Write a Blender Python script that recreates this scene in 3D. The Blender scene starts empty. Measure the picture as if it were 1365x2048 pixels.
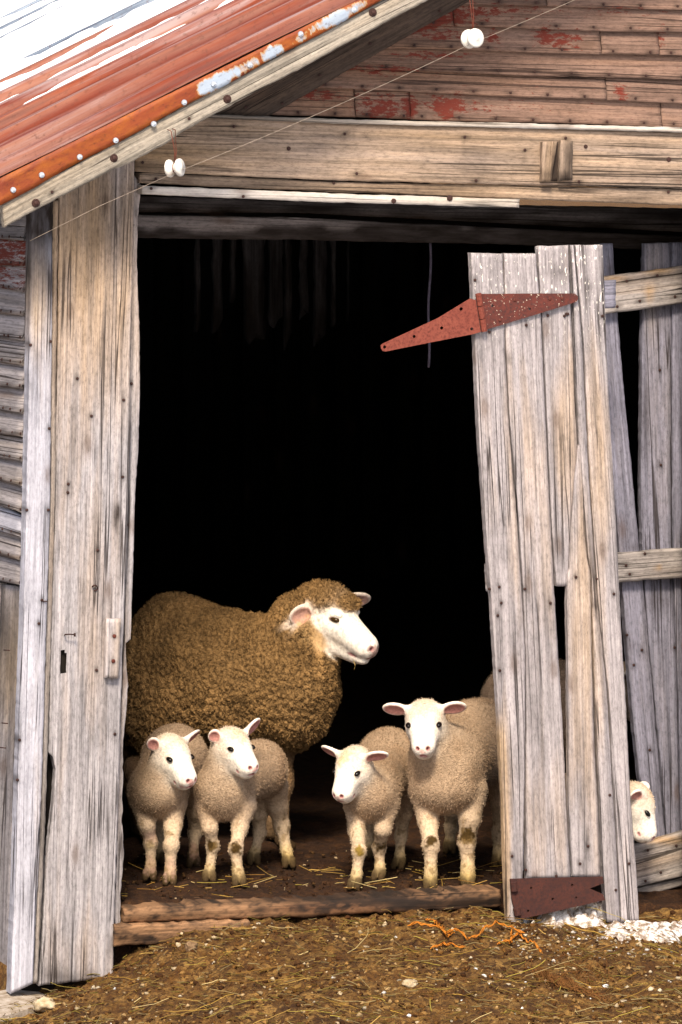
import bpy, bmesh, math, random
import numpy as np
from mathutils import Vector, Matrix

# ------------------------------------------------------------------ camera
scene = bpy.context.scene
COL = scene.collection
F = 9000.0                                  # focal length in photograph pixels
YAW, ROLL, PITCH = math.radians(20), math.radians(1.6), math.atan(724 / F)
fwd = np.array([math.sin(YAW) * math.cos(PITCH), math.cos(YAW) * math.cos(PITCH), -math.sin(PITCH)])
r0 = np.array([math.cos(YAW), -math.sin(YAW), 0.0])
u0 = np.cross(r0, fwd)
RT = r0 * math.cos(ROLL) + u0 * math.sin(ROLL)
UP = np.cross(RT, fwd)
DIST = F / 667.0
CAM = np.array([0, 0, 1.25]) - fwd * DIST

cd = bpy.data.cameras.new('camera')
cd.sensor_fit = 'VERTICAL'
cd.sensor_height = 36.0
cd.sensor_width = 24.0
cd.lens = F / 2048 * 36.0
cd.clip_start = 0.1
cd.clip_end = 2000
co = bpy.data.objects.new('camera', cd)
COL.objects.link(co)
co.matrix_world = Matrix(((RT[0], UP[0], -fwd[0], CAM[0]), (RT[1], UP[1], -fwd[1], CAM[1]),
                          (RT[2], UP[2], -fwd[2], CAM[2]), (0, 0, 0, 1)))
scene.camera = co
scene.render.resolution_x, scene.render.resolution_y = 682, 1024

# ------------------------------------------------------------------ light
SUN_DIR = np.array([-0.38, -0.80, 0.98]); SUN_DIR /= np.linalg.norm(SUN_DIR)
world = bpy.data.worlds.new('World')
scene.world = world
world.use_nodes = True
wn = world.node_tree
wn.nodes.clear()
sky = wn.nodes.new('ShaderNodeTexSky')
sky.sky_type = 'NISHITA'
sky.sun_disc = False
sky.sun_elevation = math.asin(SUN_DIR[2])
sky.sun_rotation = math.atan2(SUN_DIR[0], SUN_DIR[1])
sky.dust_density = 4.0
sky.air_density = 1.0
bg = wn.nodes.new('ShaderNodeBackground')
bg.inputs['Strength'].default_value = 0.085
wo = wn.nodes.new('ShaderNodeOutputWorld')
wn.links.new(sky.outputs[0], bg.inputs[0])
wn.links.new(bg.outputs[0], wo.inputs[0])
sd = bpy.data.lights.new('sun', 'SUN')
sd.energy = 2.3
sd.angle = math.radians(12)
sd.color = (1.0, 0.86, 0.67)
so = bpy.data.objects.new('sun', sd)
COL.objects.link(so)
so.rotation_euler = Vector(SUN_DIR).to_track_quat('Z', 'Y').to_euler()
scene.view_settings.view_transform = 'Standard'
scene.view_settings.look = 'None'
scene.view_settings.exposure = 1.36
scene.view_settings.gamma = 1.0
scene.render.engine = 'CYCLES'

random.seed(7)
rng = np.random.default_rng(11)

# ------------------------------------------------------------------ pixel -> place helpers
def ray(px, py):
    return fwd + RT * (px - 682.5) / F - UP * (py - 1024) / F
def onplane(px, py, n, d):
    v = ray(px, py)
    return CAM + v * ((d - np.dot(n, CAM)) / np.dot(n, v))
def PY(px, py, y):
    v = ray(px, py)
    return CAM + v * ((y - CAM[1]) / v[1])
def PX(px, py, x):
    v = ray(px, py)
    return CAM + v * ((x - CAM[0]) / v[0])
def PZ(px, py, z):
    v = ray(px, py)
    return CAM + v * ((z - CAM[2]) / v[2])
def W(px, py, dw):
    return CAM + ray(px, py) * (DIST + dw)
def dwof(p):
    return float(np.dot(np.asarray(p) - CAM, fwd) - DIST)
def proj(p):
    q = np.asarray(p) - CAM
    w = q @ fwd
    return 682.5 + F * (q @ RT) / w, 1024 - F * (q @ UP) / w
def projv(P):
    q = P - CAM
    w = q @ fwd
    return np.stack([682.5 + F * (q @ RT) / w, 1024 - F * (q @ UP) / w], 1)

# ------------------------------------------------------------------ numpy noise
def _h(ix, iy, iz, s):
    n = (ix.astype(np.int64) * 374761393 + iy.astype(np.int64) * 668265263 + iz.astype(np.int64) * 2147483647 + s * 1274126177) & 0xffffffff
    n = ((n ^ (n >> 13)) * 1274126177) & 0xffffffff
    n = ((n ^ (n >> 16)) * 2246822519) & 0xffffffff
    return ((n ^ (n >> 15)) & 0xffffff) / float(0xffffff)
def vnoise(P, s=0):
    P = np.asarray(P, float)
    i = np.floor(P).astype(np.int64)
    f = P - i
    f = f * f * (3 - 2 * f)
    r = 0
    for a in (0, 1):
        for b in (0, 1):
            for c in (0, 1):
                w = (f[:, 0] if a else 1 - f[:, 0]) * (f[:, 1] if b else 1 - f[:, 1]) * (f[:, 2] if c else 1 - f[:, 2])
                r = r + w * _h(i[:, 0] + a, i[:, 1] + b, i[:, 2] + c, s)
    return r * 2 - 1
def fbm(P, oct=4, s=0):
    P = np.asarray(P, float)
    r, a = 0, 1.0
    for o in range(oct):
        r = r + a * vnoise(P * 2 ** o + 17.3 * o, s + o)
        a *= 0.5
    return r
def worley(P, s=0):
    P = np.asarray(P, float)
    i = np.floor(P).astype(np.int64)
    d1 = np.full(len(P), 9.0)
    d2 = np.full(len(P), 9.0)
    for a in (-1, 0, 1):
        for b in (-1, 0, 1):
            for c in (-1, 0, 1):
                jx, jy, jz = i[:, 0] + a, i[:, 1] + b, i[:, 2] + c
                q = np.stack([jx + _h(jx, jy, jz, s), jy + _h(jx, jy, jz, s + 1), jz + _h(jx, jy, jz, s + 2)], 1)
                d = np.linalg.norm(P - q, axis=1)
                d2 = np.where(d < d1, d1, np.minimum(d2, d))
                d1 = np.minimum(d1, d)
    return d1, d2
def sstep(a, b, x):
    t = np.clip((x - a) / (b - a), 0, 1)
    return t * t * (3 - 2 * t)

# ------------------------------------------------------------------ object helpers
def tag(o, label=None, cat=None, group=None, kind=None):
    if label: o['label'] = label
    if cat: o['category'] = cat
    if group: o['group'] = group
    if kind: o['kind'] = kind
    return o
def link(o, parent=None):
    COL.objects.link(o)
    if parent is not None:
        o.parent = parent
        o.matrix_parent_inverse = WM[parent.name].inverted() if parent.name in WM else Matrix.Identity(4)
    return o
WM = {}
def empty(name, loc=(0, 0, 0)):
    o = bpy.data.objects.new(name, None)
    o.empty_display_size = 0.1
    o.location = Vector([float(c) for c in loc])
    COL.objects.link(o)
    WM[o.name] = Matrix.Translation(o.location)
    return o
def mesh_obj(name, V, Fc, mat=None, parent=None, smooth=True, origin=None):
    V = np.asarray(V, float)
    if origin is None:
        lo, hi = V.min(0), V.max(0)
        origin = np.array([(lo[0] + hi[0]) / 2, (lo[1] + hi[1]) / 2, lo[2]])
    origin = np.asarray(origin, float)
    me = bpy.data.meshes.new(name)
    Vl = V - origin
    if isinstance(Fc, np.ndarray):
        n, k = Fc.shape
        me.vertices.add(len(Vl)); me.vertices.foreach_set('co', Vl.astype(np.float32).ravel())
        me.loops.add(n * k); me.loops.foreach_set('vertex_index', Fc.astype(np.int32).ravel())
        me.polygons.add(n)
        me.polygons.foreach_set('loop_start', np.arange(0, n * k, k, dtype=np.int32))
        me.update(calc_edges=True)
    else:
        me.from_pydata([tuple(v) for v in Vl], [], [tuple(f) for f in Fc])
    me.validate()
    if smooth:
        me.polygons.foreach_set('use_smooth', np.ones(len(me.polygons), bool))
    if mat: me.materials.append(mat)
    o = bpy.data.objects.new(name, me)
    o.location = Vector([float(c) for c in origin])
    COL.objects.link(o)
    WM[o.name] = Matrix.Translation(o.location)
    if parent is not None:
        o.parent = parent
        o.matrix_parent_inverse = WM[parent.name].inverted()
    return o
def vattr(o, name, cols):
    cols = np.asarray(cols, np.float32)
    if cols.shape[1] == 3: cols = np.concatenate([cols, np.ones((len(cols), 1), np.float32)], 1)
    a = o.data.attributes.new(name, 'FLOAT_COLOR', 'POINT')
    a.data.foreach_set('color', cols.ravel())
class MB:
    """collects simple closed shapes into one mesh"""
    def __init__(s): s.V = []; s.F = []; s.n = 0
    def add(s, V, Fc):
        V = np.asarray(V, float)
        s.V.append(V); s.F += [tuple(int(i) + s.n for i in f) for f in Fc]; s.n += len(V)
    def box(s, c, u, v, w):
        c, u, v, w = (np.asarray(q, float) for q in (c, u, v, w))
        V = [c + a * u + b * v + d * w for a in (-1, 1) for b in (-1, 1) for d in (-1, 1)]
        s.add(V, [(0, 1, 3, 2), (4, 6, 7, 5), (0, 4, 5, 1), (2, 3, 7, 6), (0, 2, 6, 4), (1, 5, 7, 3)])
    def tube(s, pts, rad, n=8, cap=True):
        pts = [np.asarray(p, float) for p in pts]
        if not hasattr(rad, '__len__'): rad = [rad] * len(pts)
        V = []; Fc = []
        ref = np.array([0.13, 0.31, 0.94])
        for i, p in enumerate(pts):
            t = pts[min(i + 1, len(pts) - 1)] - pts[max(i - 1, 0)]
            t = t / (np.linalg.norm(t) + 1e-9)
            a = np.cross(t, ref)
            if np.linalg.norm(a) < 1e-3: a = np.cross(t, [1, 0, 0])
            a /= np.linalg.norm(a); b = np.cross(t, a)
            for j in range(n):
                g = 2 * math.pi * j / n
                V.append(p + rad[i] * (a * math.cos(g) + b * math.sin(g)))
        for i in range(len(pts) - 1):
            for j in range(n):
                Fc.append((i * n + j, i * n + (j + 1) % n, (i + 1) * n + (j + 1) % n, (i + 1) * n + j))
        if cap:
            Fc.append(tuple(range(n))[::-1]); Fc.append(tuple((len(pts) - 1) * n + j for j in range(n)))
        s.add(V, Fc)
    def build(s, name, mat, parent=None, smooth=True, origin=None):
        return mesh_obj(name, np.concatenate(s.V), s.F, mat, parent, smooth, origin)

# ------------------------------------------------------------------ materials
def newmat(name):
    m = bpy.data.materials.new(name)
    m.use_nodes = True
    nt = m.node_tree
    nt.nodes.clear()
    out = nt.nodes.new('ShaderNodeOutputMaterial')
    b = nt.nodes.new('ShaderNodeBsdfPrincipled')
    nt.links.new(b.outputs[0], out.inputs[0])
    b.inputs['Roughness'].default_value = 0.8
    b.inputs['Specular IOR Level'].default_value = 0.25
    return m, nt, b
def N(nt, t, **k):
    n = nt.nodes.new('ShaderNode' + t)
    for a, v in k.items():
        if a.startswith('_'): n.inputs[a[1:].replace('_', ' ')].default_value = v
        else: setattr(n, a, v)
    return n
def L(nt, a, b): nt.links.new(a, b)
def ramp(nt, src, stops):
    r = nt.nodes.new('ShaderNodeValToRGB')
    e = r.color_ramp.elements
    while len(e) < len(stops): e.new(0.5)
    for i, (p, c) in enumerate(stops):
        e[i].position = p
        e[i].color = (c, c, c, 1) if not hasattr(c, '__len__') else (*c, 1)
    L(nt, src, r.inputs[0])
    return r.outputs[0]
def math_(nt, op, a, b=None, c=None, clamp=False):
    n = nt.nodes.new('ShaderNodeMath'); n.operation = op; n.use_clamp = clamp
    for i, v in enumerate((a, b, c)):
        if v is None: continue
        if isinstance(v, (int, float)): n.inputs[i].default_value = v
        else: L(nt, v, n.inputs[i])
    return n.outputs[0]
def mix(nt, fac, a, b, mode='MIX'):
    n = nt.nodes.new('ShaderNodeMix'); n.data_type = 'RGBA'; n.blend_type = mode
    for sock, v in ((n.inputs['Factor'], fac), (n.inputs['A'], a), (n.inputs['B'], b)):
        if isinstance(v, (int, float)): sock.default_value = v
        elif isinstance(v, (tuple, list)): sock.default_value = (*v, 1) if len(v) == 3 else v
        else: L(nt, v, sock)
    return n.outputs['Result']
def bump(nt, h, bsdf, strength=0.5, dist=0.002):
    b = N(nt, 'Bump'); b.inputs['Strength'].default_value = strength; b.inputs['Distance'].default_value = dist
    L(nt, h, b.inputs['Height']); L(nt, b.outputs[0], bsdf.inputs['Normal'])

def wood_mat(name, grey, tan, dark=(0.016, 0.010, 0.0075), red=(0.12, 0.020, 0.011), contrast=1.0):
    m, nt, b = newmat(name)
    uv = N(nt, 'UVMap', uv_map='UVMap')
    oi = N(nt, 'ObjectInfo')
    w = math_(nt, 'MULTIPLY', oi.outputs['Random'], 53.0)
    def gn(su, sv, detail=4, rough=0.6, dist=0.0):
        mp = N(nt, 'Mapping'); mp.inputs['Scale'].default_value = (su, sv, 1)
        L(nt, uv.outputs[0], mp.inputs[0])
        n = N(nt, 'TexNoise', noise_dimensions='4D')
        n.inputs['Scale'].default_value = 1; n.inputs['Detail'].default_value = detail
        n.inputs['Roughness'].default_value = rough; n.inputs['Distortion'].default_value = dist
        L(nt, mp.outputs[0], n.inputs['Vector']); L(nt, w, n.inputs['W'])
        return n.outputs['Fac']
    fine = gn(4, 190, 4, 0.75)
    mid = gn(1.6, 70, 5, 0.7, 0.1)
    broad = gn(1.1, 13, 4, 0.6, 0.15)
    blot = gn(5, 9, 5, 0.65)
    crack = gn(0.7, 40, 2, 0.45, 0.1)
    at = N(nt, 'Attribute', attribute_name='mask')
    sep = N(nt, 'SeparateColor'); L(nt, at.outputs['Color'], sep.inputs[0])
    stain, redm, warm = sep.outputs[0], sep.outputs[1], sep.outputs[2]  # first channel: stains, plus eave shade painted on some boards
    wf = math_(nt, 'ADD', math_(nt, 'MULTIPLY', math_(nt, 'SUBTRACT', broad, 0.5), 2.2), warm, clamp=True)
    base = mix(nt, wf, grey, tan)
    lite = ramp(nt, mid, [(0.3, 0.38), (0.48, 0.88), (0.68, 1.32)])
    base = mix(nt, 0.9 * contrast, base, lite, 'MULTIPLY')
    fl = ramp(nt, fine, [(0.34, 0.45), (0.52, 1.0), (0.72, 1.25)])
    base = mix(nt, 0.75 * contrast, base, fl, 'MULTIPLY')
    spk = N(nt, 'TexNoise', noise_dimensions='4D'); spk.inputs['Scale'].default_value = 150; spk.inputs['Detail'].default_value = 4; spk.inputs['Roughness'].default_value = 0.75
    mps = N(nt, 'Mapping'); mps.inputs['Scale'].default_value = (0.35, 1, 1); L(nt, uv.outputs[0], mps.inputs[0]); L(nt, mps.outputs[0], spk.inputs['Vector']); L(nt, w, spk.inputs['W'])
    base = mix(nt, 0.8 * contrast, base, ramp(nt, spk.outputs['Fac'], [(0.30, 0.45), (0.50, 1.0), (0.70, 1.25)]), 'MULTIPLY')
    kv = N(nt, 'TexVoronoi', voronoi_dimensions='2D'); mpk = N(nt, 'Mapping'); mpk.inputs['Scale'].default_value = (2.2, 5.5, 1); L(nt, uv.outputs[0], mpk.inputs[0]); L(nt, mpk.outputs[0], kv.inputs['Vector']); kv.inputs['Scale'].default_value = 1.0
    kn = ramp(nt, math_(nt, 'ADD', kv.outputs['Distance'], math_(nt, 'MULTIPLY', math_(nt, 'SUBTRACT', fine, 0.5), 0.06)), [(0.035, 0.85), (0.075, 0.25), (0.13, 0.0)])
    base = mix(nt, math_(nt, 'MULTIPLY', kn, 0.6), base, (0.10, 0.06, 0.04))
    bl = ramp(nt, blot, [(0.3, 0.62), (0.55, 1.0), (0.75, 1.15)])
    base = mix(nt, 0.7, base, bl, 'MULTIPLY')
    # hairline checks along the grain
    ck = ramp(nt, math_(nt, 'ABSOLUTE', math_(nt, 'SUBTRACT', crack, 0.5)), [(0.0, 1.0), (0.009, 0.9), (0.019, 0.0)])
    ckm = math_(nt, 'MULTIPLY', ck, ramp(nt, gn(1.8, 9, 2), [(0.48, 0), (0.56, 1)]))
    base = mix(nt, math_(nt, 'MULTIPLY', ckm, 0.85), base, dark)
    # old red paint left in flakes
    rn = gn(34, 90, 6, 0.8)
    rm = ramp(nt, math_(nt, 'SUBTRACT', math_(nt, 'ADD', math_(nt, 'MULTIPLY_ADD', rn, 1.7, -0.35), redm), 1.0), [(-0.0, 0.0), (0.10, 1.0)])
    base = mix(nt, rm, base, red)
    pk = math_(nt, 'MULTIPLY', redm, 0.12)
    base = mix(nt, pk, base, mix(nt, 0.5, base, (0.42, 0.13, 0.10)))
    sn = math_(nt, 'MULTIPLY', stain, ramp(nt, gn(9, 40, 4), [(0.25, 0.78), (0.6, 1.0)]), clamp=True)
    base = mix(nt, sn, base, dark)
    fk = math_(nt, 'MULTIPLY', ramp(nt, gn(55, 170, 2, 0.5), [(0.63, 0), (0.67, 1)]), at.outputs['Alpha'])
    base = mix(nt, fk, base, (0.75, 0.72, 0.66))
    L(nt, base, b.inputs['Base Color'])
    b.inputs['Roughness'].default_value = 0.85
    h = math_(nt, 'ADD', math_(nt, 'MULTIPLY', fine, 0.5), math_(nt, 'ADD', mid, math_(nt, 'MULTIPLY', ckm, -1.5)))
    h = math_(nt, 'ADD', h, math_(nt, 'MULTIPLY', rm, 0.15))
    bump(nt, h, b, 0.8, 0.003)
    return m

M = {}
M['jamb'] = wood_mat('weathered_grey_wood', (0.355, 0.335, 0.355), (0.43, 0.3, 0.19))
M['pale'] = wood_mat('pale_silver_wood', (0.43, 0.43, 0.5), (0.45, 0.34, 0.24), contrast=0.7)
M['header'] = wood_mat('tan_header_wood', (0.31, 0.235, 0.185), (0.36, 0.24, 0.14))
M['clap'] = wood_mat('flaked_red_clapboard', (0.2, 0.128, 0.098), (0.19, 0.105, 0.062))
M['sideclap'] = wood_mat('grey_side_clapboard', (0.33, 0.305, 0.315), (0.37, 0.285, 0.2))
M['door'] = wood_mat('door_plank_wood', (0.35, 0.32, 0.335), (0.49, 0.345, 0.215), contrast=0.9)
M['backdoor'] = wood_mat('shaded_door_wood', (0.22, 0.215, 0.275), (0.24, 0.2, 0.17))  # shade mixed in: darker and bluer than the front door's wood
M['rail'] = wood_mat('rail_wood', (0.34, 0.305, 0.29), (0.4, 0.265, 0.15))
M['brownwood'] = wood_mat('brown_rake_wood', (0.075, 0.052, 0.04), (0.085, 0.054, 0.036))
M['fascia'] = wood_mat('grey_fascia_wood', (0.31, 0.275, 0.23), (0.34, 0.255, 0.165))
M['freshwood'] = wood_mat('fresh_strip_wood', (0.5, 0.46, 0.43), (0.5, 0.4, 0.29), contrast=0.5)
M['sill'] = wood_mat('worn_sill_log', (0.3, 0.165, 0.085), (0.2, 0.062, 0.02))
M['darkwood'] = wood_mat('dark_inner_wood', (0.012, 0.009, 0.007), (0.012, 0.008, 0.006))  # interior darkness put into a near-black wood colour

def plain(name, c, rough=0.8, noise=0.25, scale=60, c2=None, bs=0.3, bd=0.002, metallic=0.0):
    m, nt, b = newmat(name)
    tc = N(nt, 'TexCoord')
    n = N(nt, 'TexNoise'); n.inputs['Scale'].default_value = scale; n.inputs['Detail'].default_value = 6
    n.inputs['Roughness'].default_value = 0.65
    L(nt, tc.outputs['Object'], n.inputs['Vector'])
    c2 = c2 or tuple(x * (1 - noise) * 0.7 for x in c)
    L(nt, mix(nt, ramp(nt, n.outputs['Fac'], [(0.35, 0.0), (0.65, 1.0)]), c2, c), b.inputs['Base Color'])
    b.inputs['Roughness'].default_value = rough; b.inputs['Metallic'].default_value = metallic
    bump(nt, n.outputs['Fac'], b, bs, bd)
    return m
M['nail'] = plain('rusty_nail', (0.05, 0.022, 0.018), 0.7)
M['rustnail'] = plain('red_rust_nail', (0.12, 0.03, 0.02), 0.7)
M['screw'] = plain('zinc_screw', (0.62, 0.68, 0.78), 0.35, metallic=0.5)
M['porcelain'] = plain('white_porcelain', (0.66, 0.64, 0.60), 0.25, 0.1, 30, (0.66, 0.63, 0.58))
M['tiewire'] = plain('rusty_tie_wire', (0.14, 0.035, 0.02), 0.7)
M['wire'] = plain('pale_wire', (0.32, 0.26, 0.21), 0.5)
M['rock'] = plain('pale_rock', (0.50, 0.42, 0.30), 0.85, 0.3, 40, (0.30, 0.22, 0.12), 0.6, 0.006)
M['stone'] = plain('brown_stone', (0.24, 0.16, 0.09), 0.85, 0.3, 40, (0.12, 0.07, 0.035), 0.6, 0.006)
M['slab'] = plain('pale_slab', (0.40, 0.35, 0.30), 0.85, 0.3, 30, (0.20, 0.15, 0.10), 0.6, 0.006)
M['eye'] = plain('dark_eye', (0.006, 0.004, 0.004), 0.22, 0.1)
M['amber_eye'] = plain('amber_eye', (0.05, 0.026, 0.010), 0.12, 0.1)
M['cord'] = plain('grey_cord', (0.10, 0.085, 0.12), 0.8)
M['twine'] = plain('orange_twine', (0.55, 0.20, 0.016), 0.8, 0.3, 300, (0.28, 0.085, 0.010))
M['frayed'] = plain('frayed_brown_twine', (0.20, 0.085, 0.020), 0.85, 0.3, 300, (0.10, 0.04, 0.010))

def rust_mat(name, a, b_, c, scale=14):
    m, nt, b = newmat(name)
    tc = N(nt, 'TexCoord')
    n = N(nt, 'TexNoise'); n.inputs['Scale'].default_value = scale; n.inputs['Detail'].default_value = 8; n.inputs['Roughness'].default_value = 0.7
    n2 = N(nt, 'TexNoise'); n2.inputs['Scale'].default_value = scale * 9; n2.inputs['Detail'].default_value = 5; n2.inputs['Roughness'].default_value = 0.7
    for q in (n, n2): L(nt, tc.outputs['Object'], q.inputs['Vector'])
    col = mix(nt, ramp(nt, n.outputs['Fac'], [(0.36, 0), (0.62, 1)]), a, b_)
    col = mix(nt, ramp(nt, n2.outputs['Fac'], [(0.45, 0), (0.68, 0.9)]), col, c)
    at = N(nt, 'Attribute', attribute_name='mask')
    sep = N(nt, 'SeparateColor'); L(nt, at.outputs['Color'], sep.inputs[0])
    sp = N(nt, 'TexNoise'); sp.inputs['Scale'].default_value = 170; sp.inputs['Detail'].default_value = 2
    L(nt, tc.outputs['Object'], sp.inputs['Vector'])
    # pale bird-dropping specks where the mask is set
    fk = math_(nt, 'MULTIPLY', ramp(nt, sp.outputs['Fac'], [(0.68, 0), (0.71, 1)]), sep.outputs[0])
    col = mix(nt, fk, col, (0.55, 0.47, 0.38))
    L(nt, col, b.inputs['Base Color'])
    b.inputs['Roughness'].default_value = 0.75
    bump(nt, n2.outputs['Fac'], b, 0.5, 0.0015)
    return m
M['hinge'] = rust_mat('rusty_hinge', (0.16, 0.038, 0.026), (0.21, 0.055, 0.036), (0.08, 0.016, 0.011))
M['hinge_dark'] = rust_mat('dark_rust_hinge', (0.075, 0.020, 0.016), (0.12, 0.028, 0.020), (0.04, 0.018, 0.018))
M['hinge_low'] = rust_mat('brown_rust_hinge', (0.045, 0.017, 0.014), (0.075, 0.024, 0.017), (0.028, 0.014, 0.015))

def roof_mat(name, flange=False):
    m, nt, b = newmat(name)
    uv = N(nt, 'UVMap', uv_map='UVMap')
    def gn(su, sv, d=5, r=0.65):
        mp = N(nt, 'Mapping'); mp.inputs['Scale'].default_value = (su, sv, 1); L(nt, uv.outputs[0], mp.inputs[0])
        n = N(nt, 'TexNoise'); n.inputs['Scale'].default_value = 1; n.inputs['Detail'].default_value = d; n.inputs['Roughness'].default_value = r
        L(nt, mp.outputs[0], n.inputs['Vector']); return n.outputs['Fac']
    at = N(nt, 'Attribute', attribute_name='mask')
    sep = N(nt, 'SeparateColor'); L(nt, at.outputs['Color'], sep.inputs[0])
    zinc, deep = sep.outputs[0], sep.outputs[1]
    col = mix(nt, ramp(nt, gn(2.5, 22), [(0.35, 0), (0.65, 1)]), (0.22, 0.046, 0.013), (0.13, 0.022, 0.009))
    if not flange:
        col = mix(nt, ramp(nt, gn(1.0, 13), [(0.42, 0), (0.6, 1)]), col, (0.27, 0.125, 0.085))
        col = mix(nt, ramp(nt, gn(0.7, 16, 5), [(0.50, 0), (0.62, 0.75)]), col, (0.36, 0.29, 0.29))
        col = mix(nt, ramp(nt, gn(0.8, 34, 4), [(0.56, 0), (0.66, 0.8)]), col, (0.10, 0.03, 0.018))
    else:
        col = mix(nt, ramp(nt, gn(14, 30, 6), [(0.4, 0), (0.7, 1)]), col, (0.27, 0.075, 0.010))
    zf = math_(nt, 'SUBTRACT', math_(nt, 'ADD', gn(22, 5, 6, 0.7) if flange else gn(2, 40), zinc), 1.0)
    if flange:
        col = mix(nt, ramp(nt, zf, [(-0.12, 0), (-0.0, 0.9)]) , col, (0.34, 0.17, 0.032))
    col = mix(nt, ramp(nt, zf, [(0.0, 0), (0.12, 1)]), col, (0.30, 0.36, 0.45))
    col = mix(nt, deep, col, (0.085, 0.014, 0.011))
    bl_ = ramp(nt, sep.outputs[2], [(0.3, 0), (0.7, 1)])
    col = mix(nt, bl_, col, mix(nt, ramp(nt, gn(1.5, 30), [(0.4, 0), (0.6, 1)]), (0.05, 0.07, 0.11), (0.24, 0.29, 0.36)))
    L(nt, col, b.inputs['Base Color'])
    b.inputs['Roughness'].default_value = 0.6
    col2 = mix(nt, ramp(nt, gn(40, 60, 6, .75), [(0.32, 0.7), (0.46, 0)]), col, (0.06, 0.016, 0.008))
    L(nt, col2, b.inputs['Base Color'])
    bump(nt, gn(30, 80), b, 0.4, 0.003)
    return m
M['roof'] = roof_mat('rusted_roof_sheet')
M['flange'] = roof_mat('rusted_edge_flashing', True)

def snow_mat(name, dirt=0.0):
    m, nt, b = newmat(name)
    tc = N(nt, 'TexCoord')
    n = N(nt, 'TexNoise'); n.inputs['Scale'].default_value = 45; n.inputs['Detail'].default_value = 6
    L(nt, tc.outputs['Object'], n.inputs['Vector'])
    col = (0.86, 0.87, 0.90)
    if dirt:
        n2 = N(nt, 'TexNoise'); n2.inputs['Scale'].default_value = 38; n2.inputs['Detail'].default_value = 7; n2.inputs['Roughness'].default_value = 0.7
        L(nt, tc.outputs['Object'], n2.inputs['Vector'])
        c = mix(nt, ramp(nt, n2.outputs['Fac'], [(0.41, 0), (0.56, dirt)]), (0.72, 0.69, 0.68), (0.13, 0.075, 0.03))
        L(nt, c, b.inputs['Base Color'])
    else:
        b.inputs['Base Color'].default_value = (*col, 1)
    b.inputs['Roughness'].default_value = 0.7
    bump(nt, n.outputs['Fac'], b, 0.5, 0.006)
    return m
M['snow'] = snow_mat('snow')
M['dirtysnow'] = snow_mat('dirty_snow', 0.9)

def mud_mat(name, far_snow):
    m, nt, b = newmat(name)
    tc = N(nt, 'TexCoord')
    geo = N(nt, 'NewGeometry')
    def gn(s, d=6, r=0.65):
        n = N(nt, 'TexNoise'); n.inputs['Scale'].default_value = s; n.inputs['Detail'].default_value = d; n.inputs['Roughness'].default_value = r
        L(nt, geo.outputs['Position'], n.inputs['Vector']); return n.outputs['Fac']
    v = N(nt, 'TexVoronoi'); v.inputs['Scale'].default_value = 62; L(nt, geo.outputs['Position'], v.inputs['Vector'])
    sp = ramp(nt, v.outputs['Color'], [(0.2, 0), (0.9, 1)])
    if far_snow:
        a, c2, c3 = (0.030, 0.011, 0.002), (0.11, 0.048, 0.0080), (0.29, 0.165, 0.046)
    else:
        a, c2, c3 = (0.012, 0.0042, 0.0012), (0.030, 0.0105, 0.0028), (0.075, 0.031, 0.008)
    col = mix(nt, ramp(nt, gn(7), [(0.35, 0), (0.65, 1)]), a, c2)
    col = mix(nt, math_(nt, 'MULTIPLY', sp, ramp(nt, gn(16), [(0.40, 0), (0.60, 0.85)])), col, c3)
    col = mix(nt, ramp(nt, gn(95, 3), [(0.38, 0.65), (0.52, 0)]), col, (0.018, 0.007, 0.003))
    if far_snow:
        sx = N(nt, 'SeparateXYZ'); L(nt, geo.outputs['Position'], sx.inputs[0])
        far = math_(nt, 'MULTIPLY', math_(nt, 'ADD', sx.outputs[1], 2.3), -0.45)
        sm = ramp(nt, math_(nt, 'ADD', far, math_(nt, 'MULTIPLY', math_(nt, 'SUBTRACT', gn(0.9), 0.5), 1.5)), [(0.25, 0), (0.45, 1)])
        col = mix(nt, sm, col, (0.82, 0.83, 0.86))
    L(nt, col, b.inputs['Base Color'])
    b.inputs['Roughness'].default_value = 0.85
    bump(nt, math_(nt, 'ADD', gn(120, 5), math_(nt, 'MULTIPLY', gn(40), 1.5)), b, 0.9, 0.008)
    return m
M['mud'] = mud_mat('trampled_mud', True)
M['dung'] = mud_mat('dark_barn_floor', False)

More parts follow.
